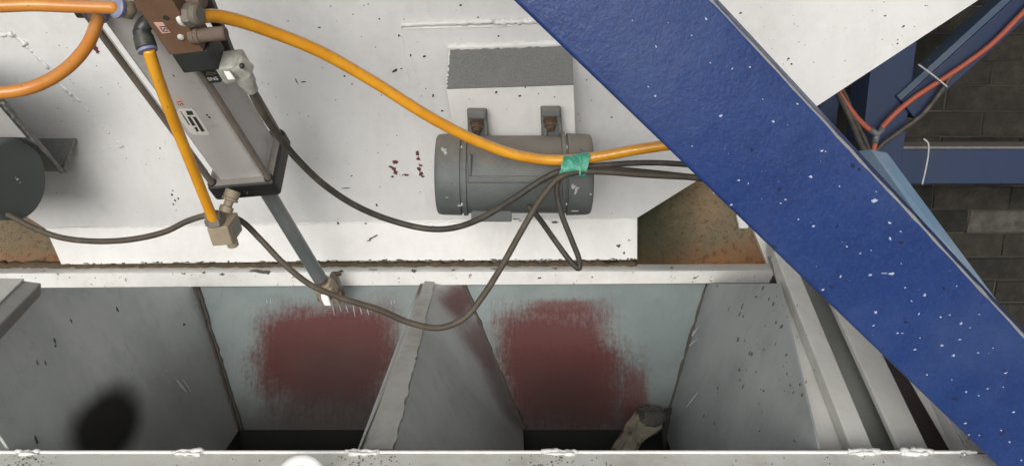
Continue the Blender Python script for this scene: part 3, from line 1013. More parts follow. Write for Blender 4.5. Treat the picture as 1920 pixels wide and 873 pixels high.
# plates in the gaps and right of the bars
GAPM = paint('gap_paint', (.235, .245, .23), (.14, .12, .1), .5, .5, .2, big=6)
bar('gap_plate', pbar(1440, 480, -.035), pbar(1580, 853, -.035), pbar(1570, 480, -.035), pbar(1725, 853, -.035), .004, GAPM, lh, 0)
bar('gap_plate', pbar(1570, 480, -.045), pbar(1700, 856, -.045), pbar(1760, 480, -.045), pbar(1850, 856, -.045), .004, paint('dark_gap', (.05, .035, .038), (.1, .06, .06), .5, .6, .2, big=8), lh, 0)  # near-black purplish plate in the gap beyond the second bar
w_a, w_b = pbar(1672, 600, .0), pbar(1816, 849, .0)
bar('outer_plate', w_a, w_b, w_a + Vector((-.014, 0, -.022)), w_b + Vector((-.004, 0, -.03)), .005, BRKT, lh, .001)
bar('corner_plate', pbar(1740, 720, -.002), pbar(1822, 849, -.002), pbar(1770, 720, -.006), pbar(1872, 880, -.006), .012, RIM, lh, .001)

# left bar
pl0, pl1 = pA(68, 538, 0), pA(-40, 650, 0)
nbl = Vector((.25, -.12, .96)).normalized()
def pbl(px, py): return hit(px, py, pA(30, 576, 0) + Vector((0, 0, .012)), nbl)
bar('side_bar', pbl(8, 520), pbl(-150, 640), pbl(78, 530), pbl(-60, 668), .05, paint('left_bar_grey', (.27, .27, .265), (.2, .19, .17), .4, .5, .2, big=6), lh, .002)
bar('bar_flange', pbl(-60, 520), pbl(-200, 620), pbl(46, 526) + Vector((0, 0, .004)), pbl(-70, 640) + Vector((0, 0, .004)), .004, BAR, lh, .001)

# scratches and scuffs in the chutes
bm = bmesh.new()
def scr(fn, n, lst, bm, w=1.0):
    for (x0, y0, x1, y1) in lst:
        a, b = fn(x0, y0), fn(x1, y1)
        mid = (a + b) / 2
        nn = n if n.dot(CAM - mid) > 0 else -n
        dirv = (b - a)
        s = depth(mid) / F_PX
        path = [a.lerp(b, i / 4) + nn * .0003 for i in range(5)]
        add_tube(bm, path, lambda t: w * s * (.75 - abs(t - .5)), 5)
scr(pA, nA, [(332, 574, 350, 588), (336, 572, 360, 592), (342, 569, 372, 598), (346, 569, 374, 602), (352, 573, 376, 597), (328, 585, 338, 592), (328, 708, 348, 735), (333, 712, 352, 736), (342, 710, 358, 734), (308, 692, 314, 696)], bm, 1.5)
bm_obj('bare_scratch', bm, SCRATCH, lp, kind='stuff')
bm = bmesh.new()
def pBk(px, py): return hit(px, py, B_BL, nB)
tk = []
for x in (500, 507, 733, 739, 926, 938, 948, 958, 770): tk.append((x, 560 + random.uniform(-2, 2), x + 1, 570 + random.uniform(-3, 3)))
for x in np.arange(1203, 1302, 8): tk.append((x, 558 + random.uniform(-3, 3), x + 1, 568 + random.uniform(-2, 8)))
for x in np.arange(622, 700, 13): tk.append((x, 570 + random.uniform(-5, 5), x + 5, 588 + random.uniform(-4, 8)))
scr(pBk, nB, tk, bm, 1.15)
bm_obj('bare_scratch', bm, SCRATCH, bp, kind='stuff')
bm = bmesh.new()
scr(pE, nE, [(1290, 640, 1310, 612), (1284, 655, 1308, 634), (1296, 628, 1306, 616), (1285, 765, 1309, 735)], bm, 2.2)
bm_obj('bare_scratch', bm, SCRATCH, ep, kind='stuff')
bm = bmesh.new()
sm = [(1392, 574, 3, 8, .5), (1388, 588, 3, 9, .5), (1394, 592, 2, 6, .4), (1384, 636, 5, 7, .2), (1410, 664, 4, 6, .3), (1406, 662, 3, 8, .8), (1386, 692, 6, 4, .7), (1346, 727, 3, 8, -.4), (1393, 725, 3, 9, -.4), (1388, 712, 2, 7, 0), (1431, 540, 3, 8, .4), (1418, 556, 4, 4, 0), (1442, 560, 3, 5, .3), (1450, 570, 3, 7, .3), (1465, 612, 4, 8, -.6), (1455, 604, 3, 4, 0), (1475, 665, 4, 4, 0), (1476, 700, 3, 3, 0), (1482, 722, 3, 4, .4), (1504, 740, 5, 6, 0), (1500, 720, 3, 4, .4), (1512, 715, 2, 4, 0), (1488, 735, 2, 5, 0), (1340, 792, 3, 3, 0), (1320, 780, 2, 5, 0), (1490, 826, 7, 2, .7), (1432, 732, 3, 3, 0), (1418, 697, 3, 3, 0), (1366, 580, 1.5, 8, .1), (1345, 536, 6, 2, 0), (1286, 586, 2, 5, .4)]
for _ in range(26):
    sm.append((random.gauss(1440, 50), random.uniform(545, 830), random.uniform(.6, 2), random.uniform(1, 3.5), random.uniform(-.8, .8)))
for (x, y, rx, ry, a) in sm:
    p = pE(x, y)
    if p.y < .95 or p.y > 1.62: continue
    s = depth(p) / F_PX
    add_fleck(bm, p + E_up * .0005, E_up, rx * s * 1.05, ry * s * .62, random.uniform(-.5, .5), .0004, 9, .55)
bm_obj('dark_scuff', bm, paint('scuff_grey', (.105, .11, .105), (.16, .165, .16), .6, .8, .1, big=80), ep, kind='stuff')
bm = bmesh.new()
for (x, y, rx, ry) in ((133, 601, 2, 5), (220, 580, 2.5, 5), (103, 640, 2, 6), (70, 680, 2, 5), (85, 680, 2, 6), (345, 608, 5, 2), (68, 825, 4, 9), (104, 648, 3, 2)):
    p = pA(x, y)
    s = depth(p) / F_PX
    na = nA if nA.z > 0 else -nA
    add_fleck(bm, p + na * .0005, na, ry * s, rx * s, 1.2, .0004, 9, .5)
bm_obj('dark_scuff', bm, SOOT, lp, kind='stuff')

# lump of caked material leaning in the right outlet
cl = thing('clay_lump', 'dry brown clay lump stuck in the corner of the right outlet', 'clay lump', hity(1205, 850, 1.30))
def lump(name, pts, mat, parent, depthv, amp, lab=None):
    bm = bmesh.new()
    f = [at(*p) for p in pts]
    c = sum(f, Vector()) / len(f)
    add_prism(bm, f, FWD * depthv, .004, 2)
    bmesh.ops.triangulate(bm, faces=bm.faces)
    bmesh.ops.subdivide_edges(bm, edges=bm.edges, cuts=2, use_grid_fill=True)
    for v in bm.verts: v.co += Vector((random.uniform(-1, 1), random.uniform(-1, 1), random.uniform(-1, 1))) * amp
    return bm_obj(name, bm, mat, parent, True, label=lab)
lump('clay_body', [(1152, 862, 1.36), (1180, 812, 1.44), (1200, 782, 1.50), (1245, 792, 1.51), (1240, 806, 1.49), (1206, 828, 1.43), (1188, 862, 1.36)], CLOD, cl, .06, .0022)
lump('stone_cap', [(1198, 798, 1.478), (1204, 774, 1.50), (1222, 768, 1.51), (1246, 771, 1.525), (1250, 790, 1.52), (1232, 800, 1.485)], paint('grey_stone', (.10, .098, .09), (.05, .048, .042), .6, .9, .8, big=60, fine=300), cl, .05, .002)
lump('dark_shard', [(1238, 808, 1.52), (1248, 770, 1.53), (1262, 763, 1.53), (1255, 790, 1.53), (1247, 850, 1.50)], DARKSTEEL, cl, .02, .001)

# ------------------------------------------------------------------ right-hand vibration motor
def motor(cx, y, z, half, label, group, endmat):
    """axis along X; centre (cx, y, z)"""
    C = Vector((cx, y, z))
    t = thing('vibration_motor', label, 'motor', C, group)
    X = Vector((1, 0, 0))
    R = .0705
    bm = bmesh.new()
    bh = half * .60
    add_lathe(bm, C - X * (bh + .001), X, [(0, R * .955), (2 * bh + .002, R * .955)], 56)
    body = bm_obj('motor_body', bm, MOTOR, t, angle=.5)
    bm = bmesh.new()
    add_box(bm, C + Vector((-bh + .003, -R * .955 - .0045, -.001)), Vector((2 * bh - .030, 0, 0)), Vector((0, .03, 0)), Vector((0, 0, .011)), .002)
    add_box(bm, C + Vector((-bh + .003, -R * .955 - .0025, .010)), Vector((.006, 0, 0)), Vector((0, .03, 0)), Vector((0, 0, .035)), .002)
    add_box(bm, C + Vector((-bh + .006, -R * .50, -R * .72)), Vector((.07, 0, 0)), Vector((0, .05, 0)), Vector((0, 0, -.026)), .002)
    bm_obj('body_rib', bm, MOTOR, body)
    for s in (-1, 1):
        o = C + X * (s * bh)
        L = half - bh
        bm = bmesh.new()
        add_lathe(bm, o, X * s, [(0, R * .97), (.0005, R * 1.02), (L * .13, R * 1.02), (L * .14, R * .955), (L * .20, R * .955), (L * .21, R * 1.01), (L * .80, R), (L * .93, R * .985), (L * .985, R * .955), (L, R * .92), (L * 1.002, R * .3), (L * 1.002, .0)], 56)
        e = bm_obj('end_cap', bm, endmat, t, angle=.7)
        for a in (.6, 2.2, 3.8, 5.3):
            bm = bmesh.new()
            p = o + Vector((0, math.cos(a), math.sin(a))) * R * .93 + X * s * .004
            add_hex(bm, p, X * s, .006, .004)
            bm_obj('cap_screw', bm, STEEL, e)
    return t, C, R, bh
mc = hity(964, 327, 1.385)
mR, MC, R_, bh_ = motor(mc.x, 1.385, mc.z, .1335, 'grey vibration motor bolted under the white bracket behind the green tape', 'vibration motors on the hopper', MOTOR)
# feet with rusty bolts, standing up from the body along the bracket face
for (px0, px1, pt, pbm, bx, by) in ((876, 913, 202, 268, 894, 234), (1013, 1051, 198, 266, 1031, 230)):
    yfoot = yf - .004
    a, b = hity(px0, pt, yfoot), hity(px1, pt, yfoot)
    c, d = hity(px1 + 5, pbm + 12, yfoot), hity(px0 + 3, pbm + 12, yfoot)
    bm = bmesh.new()
    add_prism(bm, [a, b, c, d], Vector((0, -.010, 0)), .003)
    ft = bm_obj('mounting_foot', bm, MOTOR, mR)
    for k, w0 in ((0, .003), (1, .029)):                        # cheeks each side of the bolt
        bm = bmesh.new()
        o = d.lerp(c, 0) + Vector((w0, -.010, 0))
        add_prism(bm, [o + Vector((0, 0, .046)), o + Vector((0, -.024, .012)), o + Vector((0, -.026, -.012)), o + Vector((0, .0, -.012))], Vector((.005, 0, 0)), .001)
        bm_obj('foot_cheek', bm, MOTOR, ft)
    bm = bmesh.new()
    add_box(bm, a + Vector((.001, -.008, -.002)), (b - a) * .94, Vector((0, -.014, -.002)), Vector((0, 0, -.014)), .003)
    bm_obj('foot_cap', bm, MOTOR, ft)
    bm = bmesh.new()
    p = hity(bx, by, yfoot - .010)
    dirb = Vector((0, -.75, -.66)).normalized()
    p = p + Vector((0, 0, .004))
    add_lathe(bm, p, dirb, [(0, .0125), (.003, .0125), (.0031, .0105), (.006, .0105)], 20)
    add_hex(bm, p + dirb * .006, dirb, .009, .0105)
    add_lathe(bm, p + dirb * .015, dirb, [(0, .0065), (.006, .0065), (.007, .005)], 14)
    bm_obj('bolt', bm, BOLT, ft, angle=.5)
bm = bmesh.new()
for (x, y, rx, ry) in ((1076, 350, 4, 5), (1080, 358, 2, 8), (1083, 352, 4, 1.5), (1073, 348, 2, 3), (833, 282, 6, 7), (1076, 396, 9, 2), (862, 385, 5, 3), (838, 370, 3, 1.5), (1108, 364, 2, 2)):
    r = ray(x, y)                                             # point on the motor's cylinder
    oy, oz = -MC.y, CAM.z - MC.z
    A_ = r.y ** 2 + r.z ** 2; B_ = 2 * (oy * r.y + oz * r.z); C_ = oy ** 2 + oz ** 2 - (.0712) ** 2
    tt = (-B_ - math.sqrt(max(B_ * B_ - 4 * A_ * C_, 0))) / (2 * A_)
    p = CAM + r * tt
    nrm = Vector((0, p.y - MC.y, p.z - MC.z)).normalized()
    add_fleck(bm, p, nrm, rx * .0009, ry * .0009, random.uniform(-.2, .2), .0004, 9, .5)
bm_obj('paint_fleck', bm, paint('fleck_grey', (.40, .41, .40), (.3, .3, .3), .3, .6, .1, big=80), mR, kind='stuff')

# left-hand motor: only its end shows at the edge of the frame
le = at(55, 332, 1.40)
half = .1405
mL, MCL, _, _ = motor(le.x - half - .006, le.y, le.z, half, 'dark grey vibration motor cut off by the left edge with its round end showing', 'vibration motors on the hopper', MOTOR_END)
mL.rotation_euler = (0, 0, math.radians(-9))
bm = bmesh.new()
for dy, dz, rx in ((.0, .0, .003), (.004, -.006, .002), (-.004, .004, .0015)):
    add_fleck(bm, MCL + Vector((half + .0006, dy, dz)), Vector((1, 0, 0)), rx, rx * .6, random.random(), .0004)
bm_obj('paint_fleck', bm, STEEL, mL, kind='stuff')
# ------------------------------------------------------------------ pneumatic cylinder
def cv(r, u, f): return RGT * r + UPV * u + FWD * f
A = cv(.138, -.549, .824).normalized()                          # along the cylinder, from its far top to the rod end
L1 = (RGT - A * RGT.dot(A)).normalized()
L2 = A.cross(L1).normalized()
if L2.dot(UPV) < 0: L2 = -L2
O = at(449, 347, 1.285) + L2 * .056
def cp(s, a, b): return O + A * s + L1 * a + L2 * b
def cl_hit(px, py, b):
    p = hit(px, py, O + L2 * b, L2) - O
    return p.dot(A), p.dot(L1)
def cr_hit(px, py, a):
    p = hit(px, py, O + L1 * a, L1) - O
    return p.dot(A), p.dot(L2)
def abox(bm, s0, s1, a0, a1, b0, b1, bevel=.001, segs=2):
    add_box(bm, cp(s0, a0, b0), A * (s1 - s0), L1 * (a1 - a0), L2 * (b1 - b0), bevel, segs)
CY = thing('pneumatic_cylinder', 'grey pneumatic cylinder slanting down with tie rods and a steel piston rod', 'air cylinder', cp(-.3, 0, 0))
H = .0425
bm = bmesh.new()
ch = .009
prof = [(-H + ch, -H), (H - ch, -H), (H, -H + ch), (H, H - ch), (H - ch, H), (-H + ch, H), (-H, H - ch), (-H, -H + ch)]
add_prism(bm, [cp(-.62, a, b) for a, b in prof], A * .6195, .001)
bar_o = bm_obj('barrel', bm, ALU, CY)
bm = bmesh.new()
abox(bm, 0, .036, -.0565, .0565, -.0565, .0565, .006, 3)
cap = bm_obj('end_cap', bm, CAPBLACK, CY)
bm = bmesh.new()
abox(bm, -.0012, .001, -.0535, .0535, -.0535, .0535, .0005)
bm_obj('cap_face', bm, paint('worn_cap_face', (.23, .215, .20), (.32, .29, .25), .5, .55, .4, big=30), cap)
bm = bmesh.new()
abox(bm, -.66, -.6205, -.0565, .0565, -.0565, .0565, .006, 3)
bm_obj('end_cap', bm, CAPBLACK, CY)
TRM = paint('tie_rod_steel', (.16, .135, .115), (.24, .2, .165), .45, .4, .2, big=40)
for (a, b) in ((-.0475, -.0475), (.0475, -.0475), (.0475, .0475), (-.0475, .0475)):
    bm = bmesh.new()
    add_rod(bm, cp(-.62, a, b), cp(-.0008, a, b), .0052, 16)
    bm_obj('tie_rod', bm, TRM, CY, angle=.5)
    bm = bmesh.new()
    add_lathe(bm, cp(-.0022, a, b), A, [(0, .0075), (.001, .0078)], 18)
    bm_obj('tie_rod_hole', bm, CAPBLACK, cap, angle=.5)
# painted highlight, a thin white rod, along the left tie rod
bm = bmesh.new()
add_rod(bm, cp(-.45, -.0425, -.0465), cp(-.03, -.0425, -.0465), .0013, 8)
bm_obj('tie_rod_highlight', bm, SKIRT, CY, angle=.5)
# piston rod aimed at the clevis
rod_end = at(600, 522, 1.545)
bm = bmesh.new()
r0 = cp(.036, 0, 0)
rd = (rod_end - r0).normalized()
add_lathe(bm, cp(.0355, 0, 0), A, [(0, .024), (.006, .024), (.0065, .019), (.010, .019)], 30)
bm_obj('rod_gland', bm, CAPBLACK, cap, angle=.5)
bm = bmesh.new()
add_rod(bm, r0, rod_end, .0132, 28)
bm_obj('piston_rod', bm, RODM, CY, angle=.5)
# rod end fork
fk = rod_end
bm = bmesh.new()
add_lathe(bm, fk - rd * .012, rd, [(0, .0105), (.005, .0125), (.010, .0105), (.014, .0125), (.019, .0105), (.024, .0125), (.028, .011)], 20)
bm_obj('thread', bm, BOLT, CY, angle=.6)
bm = bmesh.new()
add_hex(bm, fk + rd * .010, rd, .010, .0195)
fx = (RGT - rd * RGT.dot(rd)).normalized()
fy = rd.cross(fx)
if fy.dot(FWD) > 0: fy = -fy
add_box(bm, fk + rd * .018 - fx * .018 - fy * .016, fx * .036, fy * .032, rd * .018, .004)
for s in (-1, 1):
    o = fk + rd * .034 + fx * (s * .0125)
    add_box(bm, o - fx * .0055 - fy * .016, fx * .011, fy * .032, rd * .035, .003)
frk = bm_obj('rod_fork', bm, TAN, CY)
bm = bmesh.new()
pin = fk + rd * .055
add_rod(bm, pin - fx * .026, pin + fx * .026, .0068, 18, .001)
add_hex(bm, pin + fx * .019, fx, .007, .011)
bm_obj('fork_pin', bm, BOLT, frk, angle=.5)
# lug welded on the rear rail that the fork grips
lug = thing('rail_lug', 'small dirty white lug between the rod fork and the frame rail', 'lug', at(612, 570, 1.56))
bm = bmesh.new()
pts = [at(600, 540, 1.555), at(618, 544, 1.555), at(616, 556, 1.552), at(621, 573, 1.552), at(608, 573, 1.552), at(602, 560, 1.553)]
add_prism(bm, pts, FWD * .010, .002)
bm_obj('white_tab', bm, SKIRT, lug)
bm = bmesh.new()
pts = [at(617, 513, 1.60), at(627, 510, 1.60), at(639, 538, 1.59), at(638, 552, 1.59), at(630, 562, 1.585), at(617, 558, 1.585)]
add_prism(bm, pts, FWD * .02, .003)
bm_obj('side_plate', bm, FITTING, lug)
bm = bmesh.new()
add_hex(bm, at(634, 545, 1.592), -FWD + RGT * .9, .012, .008)
add_bead(bm, at(622, 512, 1.605), at(640, 512, 1.605), .004, .004, .5)
bm_obj('nut', bm, BOLT, lug)
bm = bmesh.new()
add_prism(bm, [at(588, 544, 1.57), at(604, 548, 1.57), at(604, 566, 1.57), at(598, 562, 1.57)], FWD * .012, .001)
bm_obj('inner_plate', bm, ELBOW, lug)

def on_front(px, py, b): return hit(px, py, O + L2 * b, L2)
# stickers on the barrel's front face
bF = -H - .0003
def sheet(name, pts, mat, parent, b, th=.0003):
    bm = bmesh.new()
    add_prism(bm, [on_front(x, y, b) for x, y in pts], -L2 * th)
    return bm_obj(name, bm, mat, parent)
st = sheet('maker_label', [(335, 204), (360, 204), (367, 209), (392, 249), (391, 253), (363, 252), (355, 247), (330, 213)], LABEL, bar_o, bF)
b2_ = bF - .0005
for q in ([(348, 208), (360, 208), (363, 215), (352, 216)], [(351, 219), (356, 218.5), (367, 235), (361, 236)], [(364, 239), (369, 238), (373, 246), (369, 247)], [(361, 219), (367, 219), (384, 245.5), (378, 247)]):
    sheet('printed_block', q, INK, st, b2_)
for k in range(9):
    t = k / 9
    x, y = 337 + 17 * t, 209 + 26 * t
    sheet('printed_mark', [(x, y), (x + 3.0, y), (x + 4.4, y + 1.8), (x + 1.4, y + 1.8)], INK_RED if k < 3 else INK, st, b2_)
s2 = sheet('size_sticker', [(327, 184), (339, 184), (346, 200), (334, 200)], STICK, bar_o, bF)
sheet('barrel_speck', [(323, 140), (326, 141), (328, 144), (325, 143)], INK, bar_o, bF)
sheet('barrel_speck', [(386, 214), (389, 214), (390, 217), (387, 217)], INK, bar_o, bF)
sheet('barrel_speck', [(390, 218), (394, 219), (395, 222), (391, 221)], INK, bar_o, bF)
def text(name, body, size, pos, xdir, ndir, mat, parent):
    cu = bpy.data.curves.new(name, 'FONT')
    cu.body = body
    cu.size = size
    cu.align_x = 'CENTER'
    cu.align_y = 'CENTER'
    cu.extrude = .0001
    cu.materials.append(mat)
    tmp = bpy.data.objects.new('tmp', cu)
    COL.objects.link(tmp)
    bpy.context.view_layer.update()
    me = bpy.data.meshes.new_from_object(tmp.evaluated_get(bpy.context.evaluated_depsgraph_get()))
    bpy.data.objects.remove(tmp)
    o = bpy.data.objects.new(name, me)
    COL.objects.link(o)
    o.parent = parent
    o['kind'] = 'stuff'
    z = ndir.normalized()
    x = (xdir - z * xdir.dot(z)).normalized()
    y = z.cross(x)
    L = base(parent)
    m = Matrix((x, y, z)).transposed().to_4x4()
    m.translation = pos + z * .0006 - L
    o.matrix_local = m
    return o
text('sticker_text', '1S', .011, on_front(336.5, 193, bF), A, -L2, INK, s2)
text('cap_mark', 'V', .012, on_front(463, 361, -.0565), L1, -L2, paint('grey_mark', (.2, .2, .19), (.1, .1, .1), .3), cap)

# ------------------------------------------------------------------ solenoid valve on the cylinder
bV = -.085
sv1, aL = cl_hit(318, 104, bV)
_, aR = cl_hit(386, 103, bV)
sv0 = cl_hit(233, 0, bV)[0] - .06
SV = thing('solenoid_valve', 'brown solenoid valve with black coil mounted on the grey cylinder', 'valve', cp(sv1 - .05, (aL + aR) / 2, -.06))
bm = bmesh.new()
abox(bm, sv0, sv1, aL, aR, bV, -.0475, .0012)
vb = bm_obj('valve_block', bm, BROWN, SV)
bm = bmesh.new()
abox(bm, sv1 + .0003, sv1 + .034, aL + .0015, aR + .004, bV + .0015, -.0435, .002)
coil = bm_obj('coil', bm, COIL, SV)
# connector plate with white print
bm = bmesh.new()
s_a, a_a = cl_hit(384, 129, -.062)
s_b, a_b = cl_hit(414, 155, -.062)
abox(bm, min(s_a, s_b) - .004, max(s_a, s_b), a_a - .007, a_b + .001, -.062, -.044, .001)
cpn = bm_obj('coil_base', bm, COIL, SV)
text('print_text', 'SNS', .0085, on_front(399, 147, -.0623), -L1 , -L2, LABEL, cpn)
for k in range(3):
    bm = bmesh.new()
    p = on_front(394, 133 + k * 3.2, -.0622)
    add_box(bm, p - L1 * .006, L1 * .014, A * .0010, -L2 * .0003)
    bm_obj('print_line', bm, FITTING, cpn)
# DIN connector, smoked plastic
def obox(bm, c, ax, ay, az, hx, hy, hz, bev):
    add_box(bm, c - ax * hx - ay * hy - az * hz, ax * 2 * hx, ay * 2 * hy, az * 2 * hz, bev, 3)
DC = thing('cable_connector', 'smoky clear plastic cable connector plugged into the black coil', 'connector', at(436, 128, 1.06))
bm = bmesh.new()
dcc = at(438, 125, 1.055)
cu_ = (A * .9 + L1 * .35).normalized(); cw = (L1 - cu_ * L1.dot(cu_)).normalized(); cn = cu_.cross(cw).normalized()
obox(bm, dcc, L1, L2, A, .0165, .017, .0150, .004)
dcb = bm_obj('housing', bm, CLEAR, DC)
bm = bmesh.new()
obox(bm, at(455, 128, 1.045), cw, cn, cu_, .0085, .012, .012, .004)
bm_obj('cover', bm, CLEAR, dcb)
bm = bmesh.new()
pcc = at(456, 140, 1.05)
cdir = (at(474, 172, 1.07) - pcc).normalized()
add_lathe(bm, pcc, cdir, [(0, .0125), (.012, .012), (.018, .0095), (.026, .0088), (.028, .0075)], 20)
bm_obj('cable_gland', bm, CLEAR, DC, angle=.6)
bm = bmesh.new()
add_lathe(bm, at(453, 124, 1.030), -FWD + RGT * .5, [(0, .0035), (.003, .0035)], 12)
bm_obj('cover_screw', bm, INK, DC, angle=.5)
bm = bmesh.new()
add_prism(bm, [at(418, 133, 1.027), at(430, 133, 1.027), at(441, 149, 1.032), at(427, 150, 1.032)], FWD * .004, .001)
bm_obj('side_clip', bm, SKIRT, DC)
# fittings on the valve
def proj(p):
    q = p - CAM
    d = q.dot(FWD)
    return 960 + F_PX * q.dot(RGT) / d, 436.5 - F_PX * q.dot(UPV) / d
def right_face(px, py): return hit(px, py, O + L1 * aR, L1)
pG = cp(*[0, 0, 0])
sG, bG = cr_hit(345, 30, aR)
G0 = cp(sG, aR, max(min(bG, -.050), -.078))
gd = (at(372, 29, depth(G0) - .004) - at(344, 31, depth(G0))).normalized()
G0 = at(341, 30, .972)
bm = bmesh.new()
add_lathe(bm, G0, gd, [(-.001, .0122), (.004, .0130), (.005, .0122)], 18)
bm_obj('thread_tape', bm, PTFE, vb, angle=.6)
bm = bmesh.new()
add_hex(bm, G0 + gd * .004, gd, .012, .0142, UPV)
add_lathe(bm, G0 + gd * .0155, gd, [(0, .0118), (.002, .0132), (.004, .0118), (.006, .0128), (.0075, .0128), (.0095, .0095)], 22)
hexf = bm_obj('hose_fitting', bm, FITTING, vb, angle=.5)
S0 = at(358, 68, .99)
sdv = (at(428, 62, .985) - S0).normalized()
bm = bmesh.new()
add_lathe(bm, S0, sdv, [(0, .0098), (.006, .0105), (.0065, .0098), (.012, .0105), (.0125, .0092), (.0145, .0088), (.0435, .0088), (.0455, .0070), (.046, .0)], 24)
bm_obj('silencer', bm, SILENCER, vb, angle=.5)
S1 = at(352, -8, .98)
bm = bmesh.new()
add_lathe(bm, at(318, 2, .985), gd, [(0, .0085), (.012, .0085), (.013, .0115), (.045, .0115), (.046, .008)], 22)
bm_obj('silencer', bm, SILENCER, vb, angle=.5)
# black clip behind the fittings
bm = bmesh.new()
add_prism(bm, [at(372, -10, 1.04), at(392, -10, 1.04), at(434, 96, 1.07), at(420, 100, 1.07)], FWD * .02, .002)
bm_obj('coil_stem', bm, COIL, coil)
# screws, hole and sticker on the block face
def vface(px, py, o=0): return hit(px, py, O + L2 * (bV - o), L2)
bm = bmesh.new()
add_lathe(bm, vface(340, 67, -.002), -L2, [(0, .0042), (.004, .0042), (.0055, .002)], 14)
bm_obj('screw', bm, STEEL, vb, angle=.5)
bm = bmesh.new()
add_lathe(bm, vface(312, 33, -.001), -L2, [(0, .0040), (.0013, .0040)], 14)
bm_obj('screw_hole', bm, INK, vb, angle=.5)
bm = bmesh.new()
add_prism(bm, [vface(288, 42, .0002), vface(305, 42, .0002), vface(320, 61.5, .0002), vface(304, 63, .0002)], -L2 * .0003)
vst = bm_obj('sticker', bm, STICK, vb)
text('sticker_text', 'ISI', .0115, vface(307, 54.5, .0003), A - L1 * .1, -L2, INK, vst)
# fitting left of the block
bm = bmesh.new()
F0 = at(246, 20, .985)
fdv = (at(216, 13, .965) - F0).normalized()
add_hex(bm, F0, fdv, .016, .0125, UPV)
bm_obj('hose_fitting', bm, TAN, vb, angle=.5)
bm = bmesh.new()
add_lathe(bm, at(226, 15.5, .972), fdv, [(0, .0115), (.003, .0130), (.0065, .0130), (.008, .0105)], 26)
bm_obj('blue_collar', bm, COLLAR, vb, angle=.5)

# black elbow with bluish collar, left of the block
EL = thing('elbow_fitting', 'black push-in elbow fitting with blue collar below the brown valve', 'pipe fitting', at(272, 75, 1.0))
bm = bmesh.new()
path = spline([at(286, 38, 1.01), at(273, 45, 1.0), at(266, 57, 1.0), at(270, 72, 1.0), at(276, 90, 1.0)], 6)
add_tube(bm, path, lambda t: .0098 + .0012 * (t > .5), 18)
add_lathe(bm, at(268.5, 68, 1.0), (at(276, 94, 1.0) - at(268.5, 68, 1.0)), [(0, .0105), (.001, .0122), (.015, .0128), (.0165, .0115)], 24)
bm_obj('elbow_body', bm, ELBOW, EL, angle=.7)
bm = bmesh.new()
add_lathe(bm, at(275.5, 91, 1.0), (at(279, 101, 1.0) - at(275.5, 91, 1.0)), [(0, .0112), (.001, .0122), (.004, .0118), (.0046, .010)], 24)
bm_obj('blue_collar', bm, COLLAR, EL, angle=.5)
# tee on the far left behind the straight hose
TE = thing('tee_fitting', 'black tee fitting with blue collar behind the straight orange hose', 'pipe fitting', at(178, 25, 1.0))
bm = bmesh.new()
add_tube(bm, spline([at(146, 17, 1.02), at(175, 17, 1.02), at(206, 17, 1.02)], 4), .0115, 18)
add_tube(bm, [at(150, -6, 1.0), at(206, -4, 1.0)], .006, 12)
bm_obj('tee_body', bm, ELBOW, TE, angle=.7)
bm = bmesh.new()
td = (at(178, 40, 1.0) - at(186, 22, 1.01)).normalized()
add_lathe(bm, at(187, 20, 1.01), td, [(0, .0105), (.004, .0125), (.010, .0128), (.0125, .011)], 24)
bm_obj('blue_collar', bm, COLLAR, TE, angle=.5)

# ------------------------------------------------------------------ quick exhaust valve under the end cap
QV = thing('exhaust_valve', 'small dusty brass exhaust valve hanging under the cylinder end cap', 'valve', at(412, 440, 1.27))
n0 = at(436, 361, 1.258)
nd = (at(418, 408, 1.255) - n0).normalized()
bm = bmesh.new()
add_lathe(bm, n0 - nd * .004, nd, [(0, .0105), (.001, .0118), (.012, .0118), (.013, .0105), (.0135, .0125), (.017, .0125), (.018, .007), (.026, .007), (.027, .0105), (.036, .0105), (.037, .008)], 22)
bm_obj('nipple', bm, TAN, QV, angle=.5)
QO = at(387, 428, 1.245)
q_a, q_l, q_u = A, L1, L2
bx_ = (at(426, 425, 1.245) - QO)
bz_ = (at(398, 462, 1.258) - QO)
bm = bmesh.new()
nb_ = bx_.cross(bz_).normalized()
if nb_.dot(FWD) < 0: nb_ = -nb_
back = (UPV * .024 + FWD * .030 + RGT * .006)
add_prism(bm, [QO, QO + bx_, QO + bx_ + bz_ * 1.0, QO + bz_], back, .002)
qb = bm_obj('valve_body', bm, TAN, QV)
bm = bmesh.new()
pc = QO + bx_ * .72 + bz_ * .80 + back * .4
add_lathe(bm, pc, bz_, [(0, .009), (.018, .0088), (.020, .006)], 18)
bm_obj('exhaust_port', bm, TAN, QV, angle=.5)
bm = bmesh.new()
hd = (at(396, 390, 1.24) - at(404, 420, 1.25)).normalized()
hp = at(404, 422, 1.252)
add_hex(bm, hp, hd, .012, .0148, RGT)
add_lathe(bm, hp + hd * .011, hd, [(0, .0125), (.004, .013), (.009, .0125), (.011, .010)], 22)
bm_obj('hose_fitting', bm, FITTING, QV, angle=.5)
bm = bmesh.new()
c1_ = QO + bx_ * 1.004 + bz_ * .18 + back * .2
add_prism(bm, [c1_, c1_ + back * .6, c1_ + back * .6 + bz_ * .55, c1_ + bz_ * .55], bx_.normalized() * .0006)
bm_obj('data_plate', bm, paint('dull_plate', (.2, .21, .19), (.1, .1, .09), .5), qb)

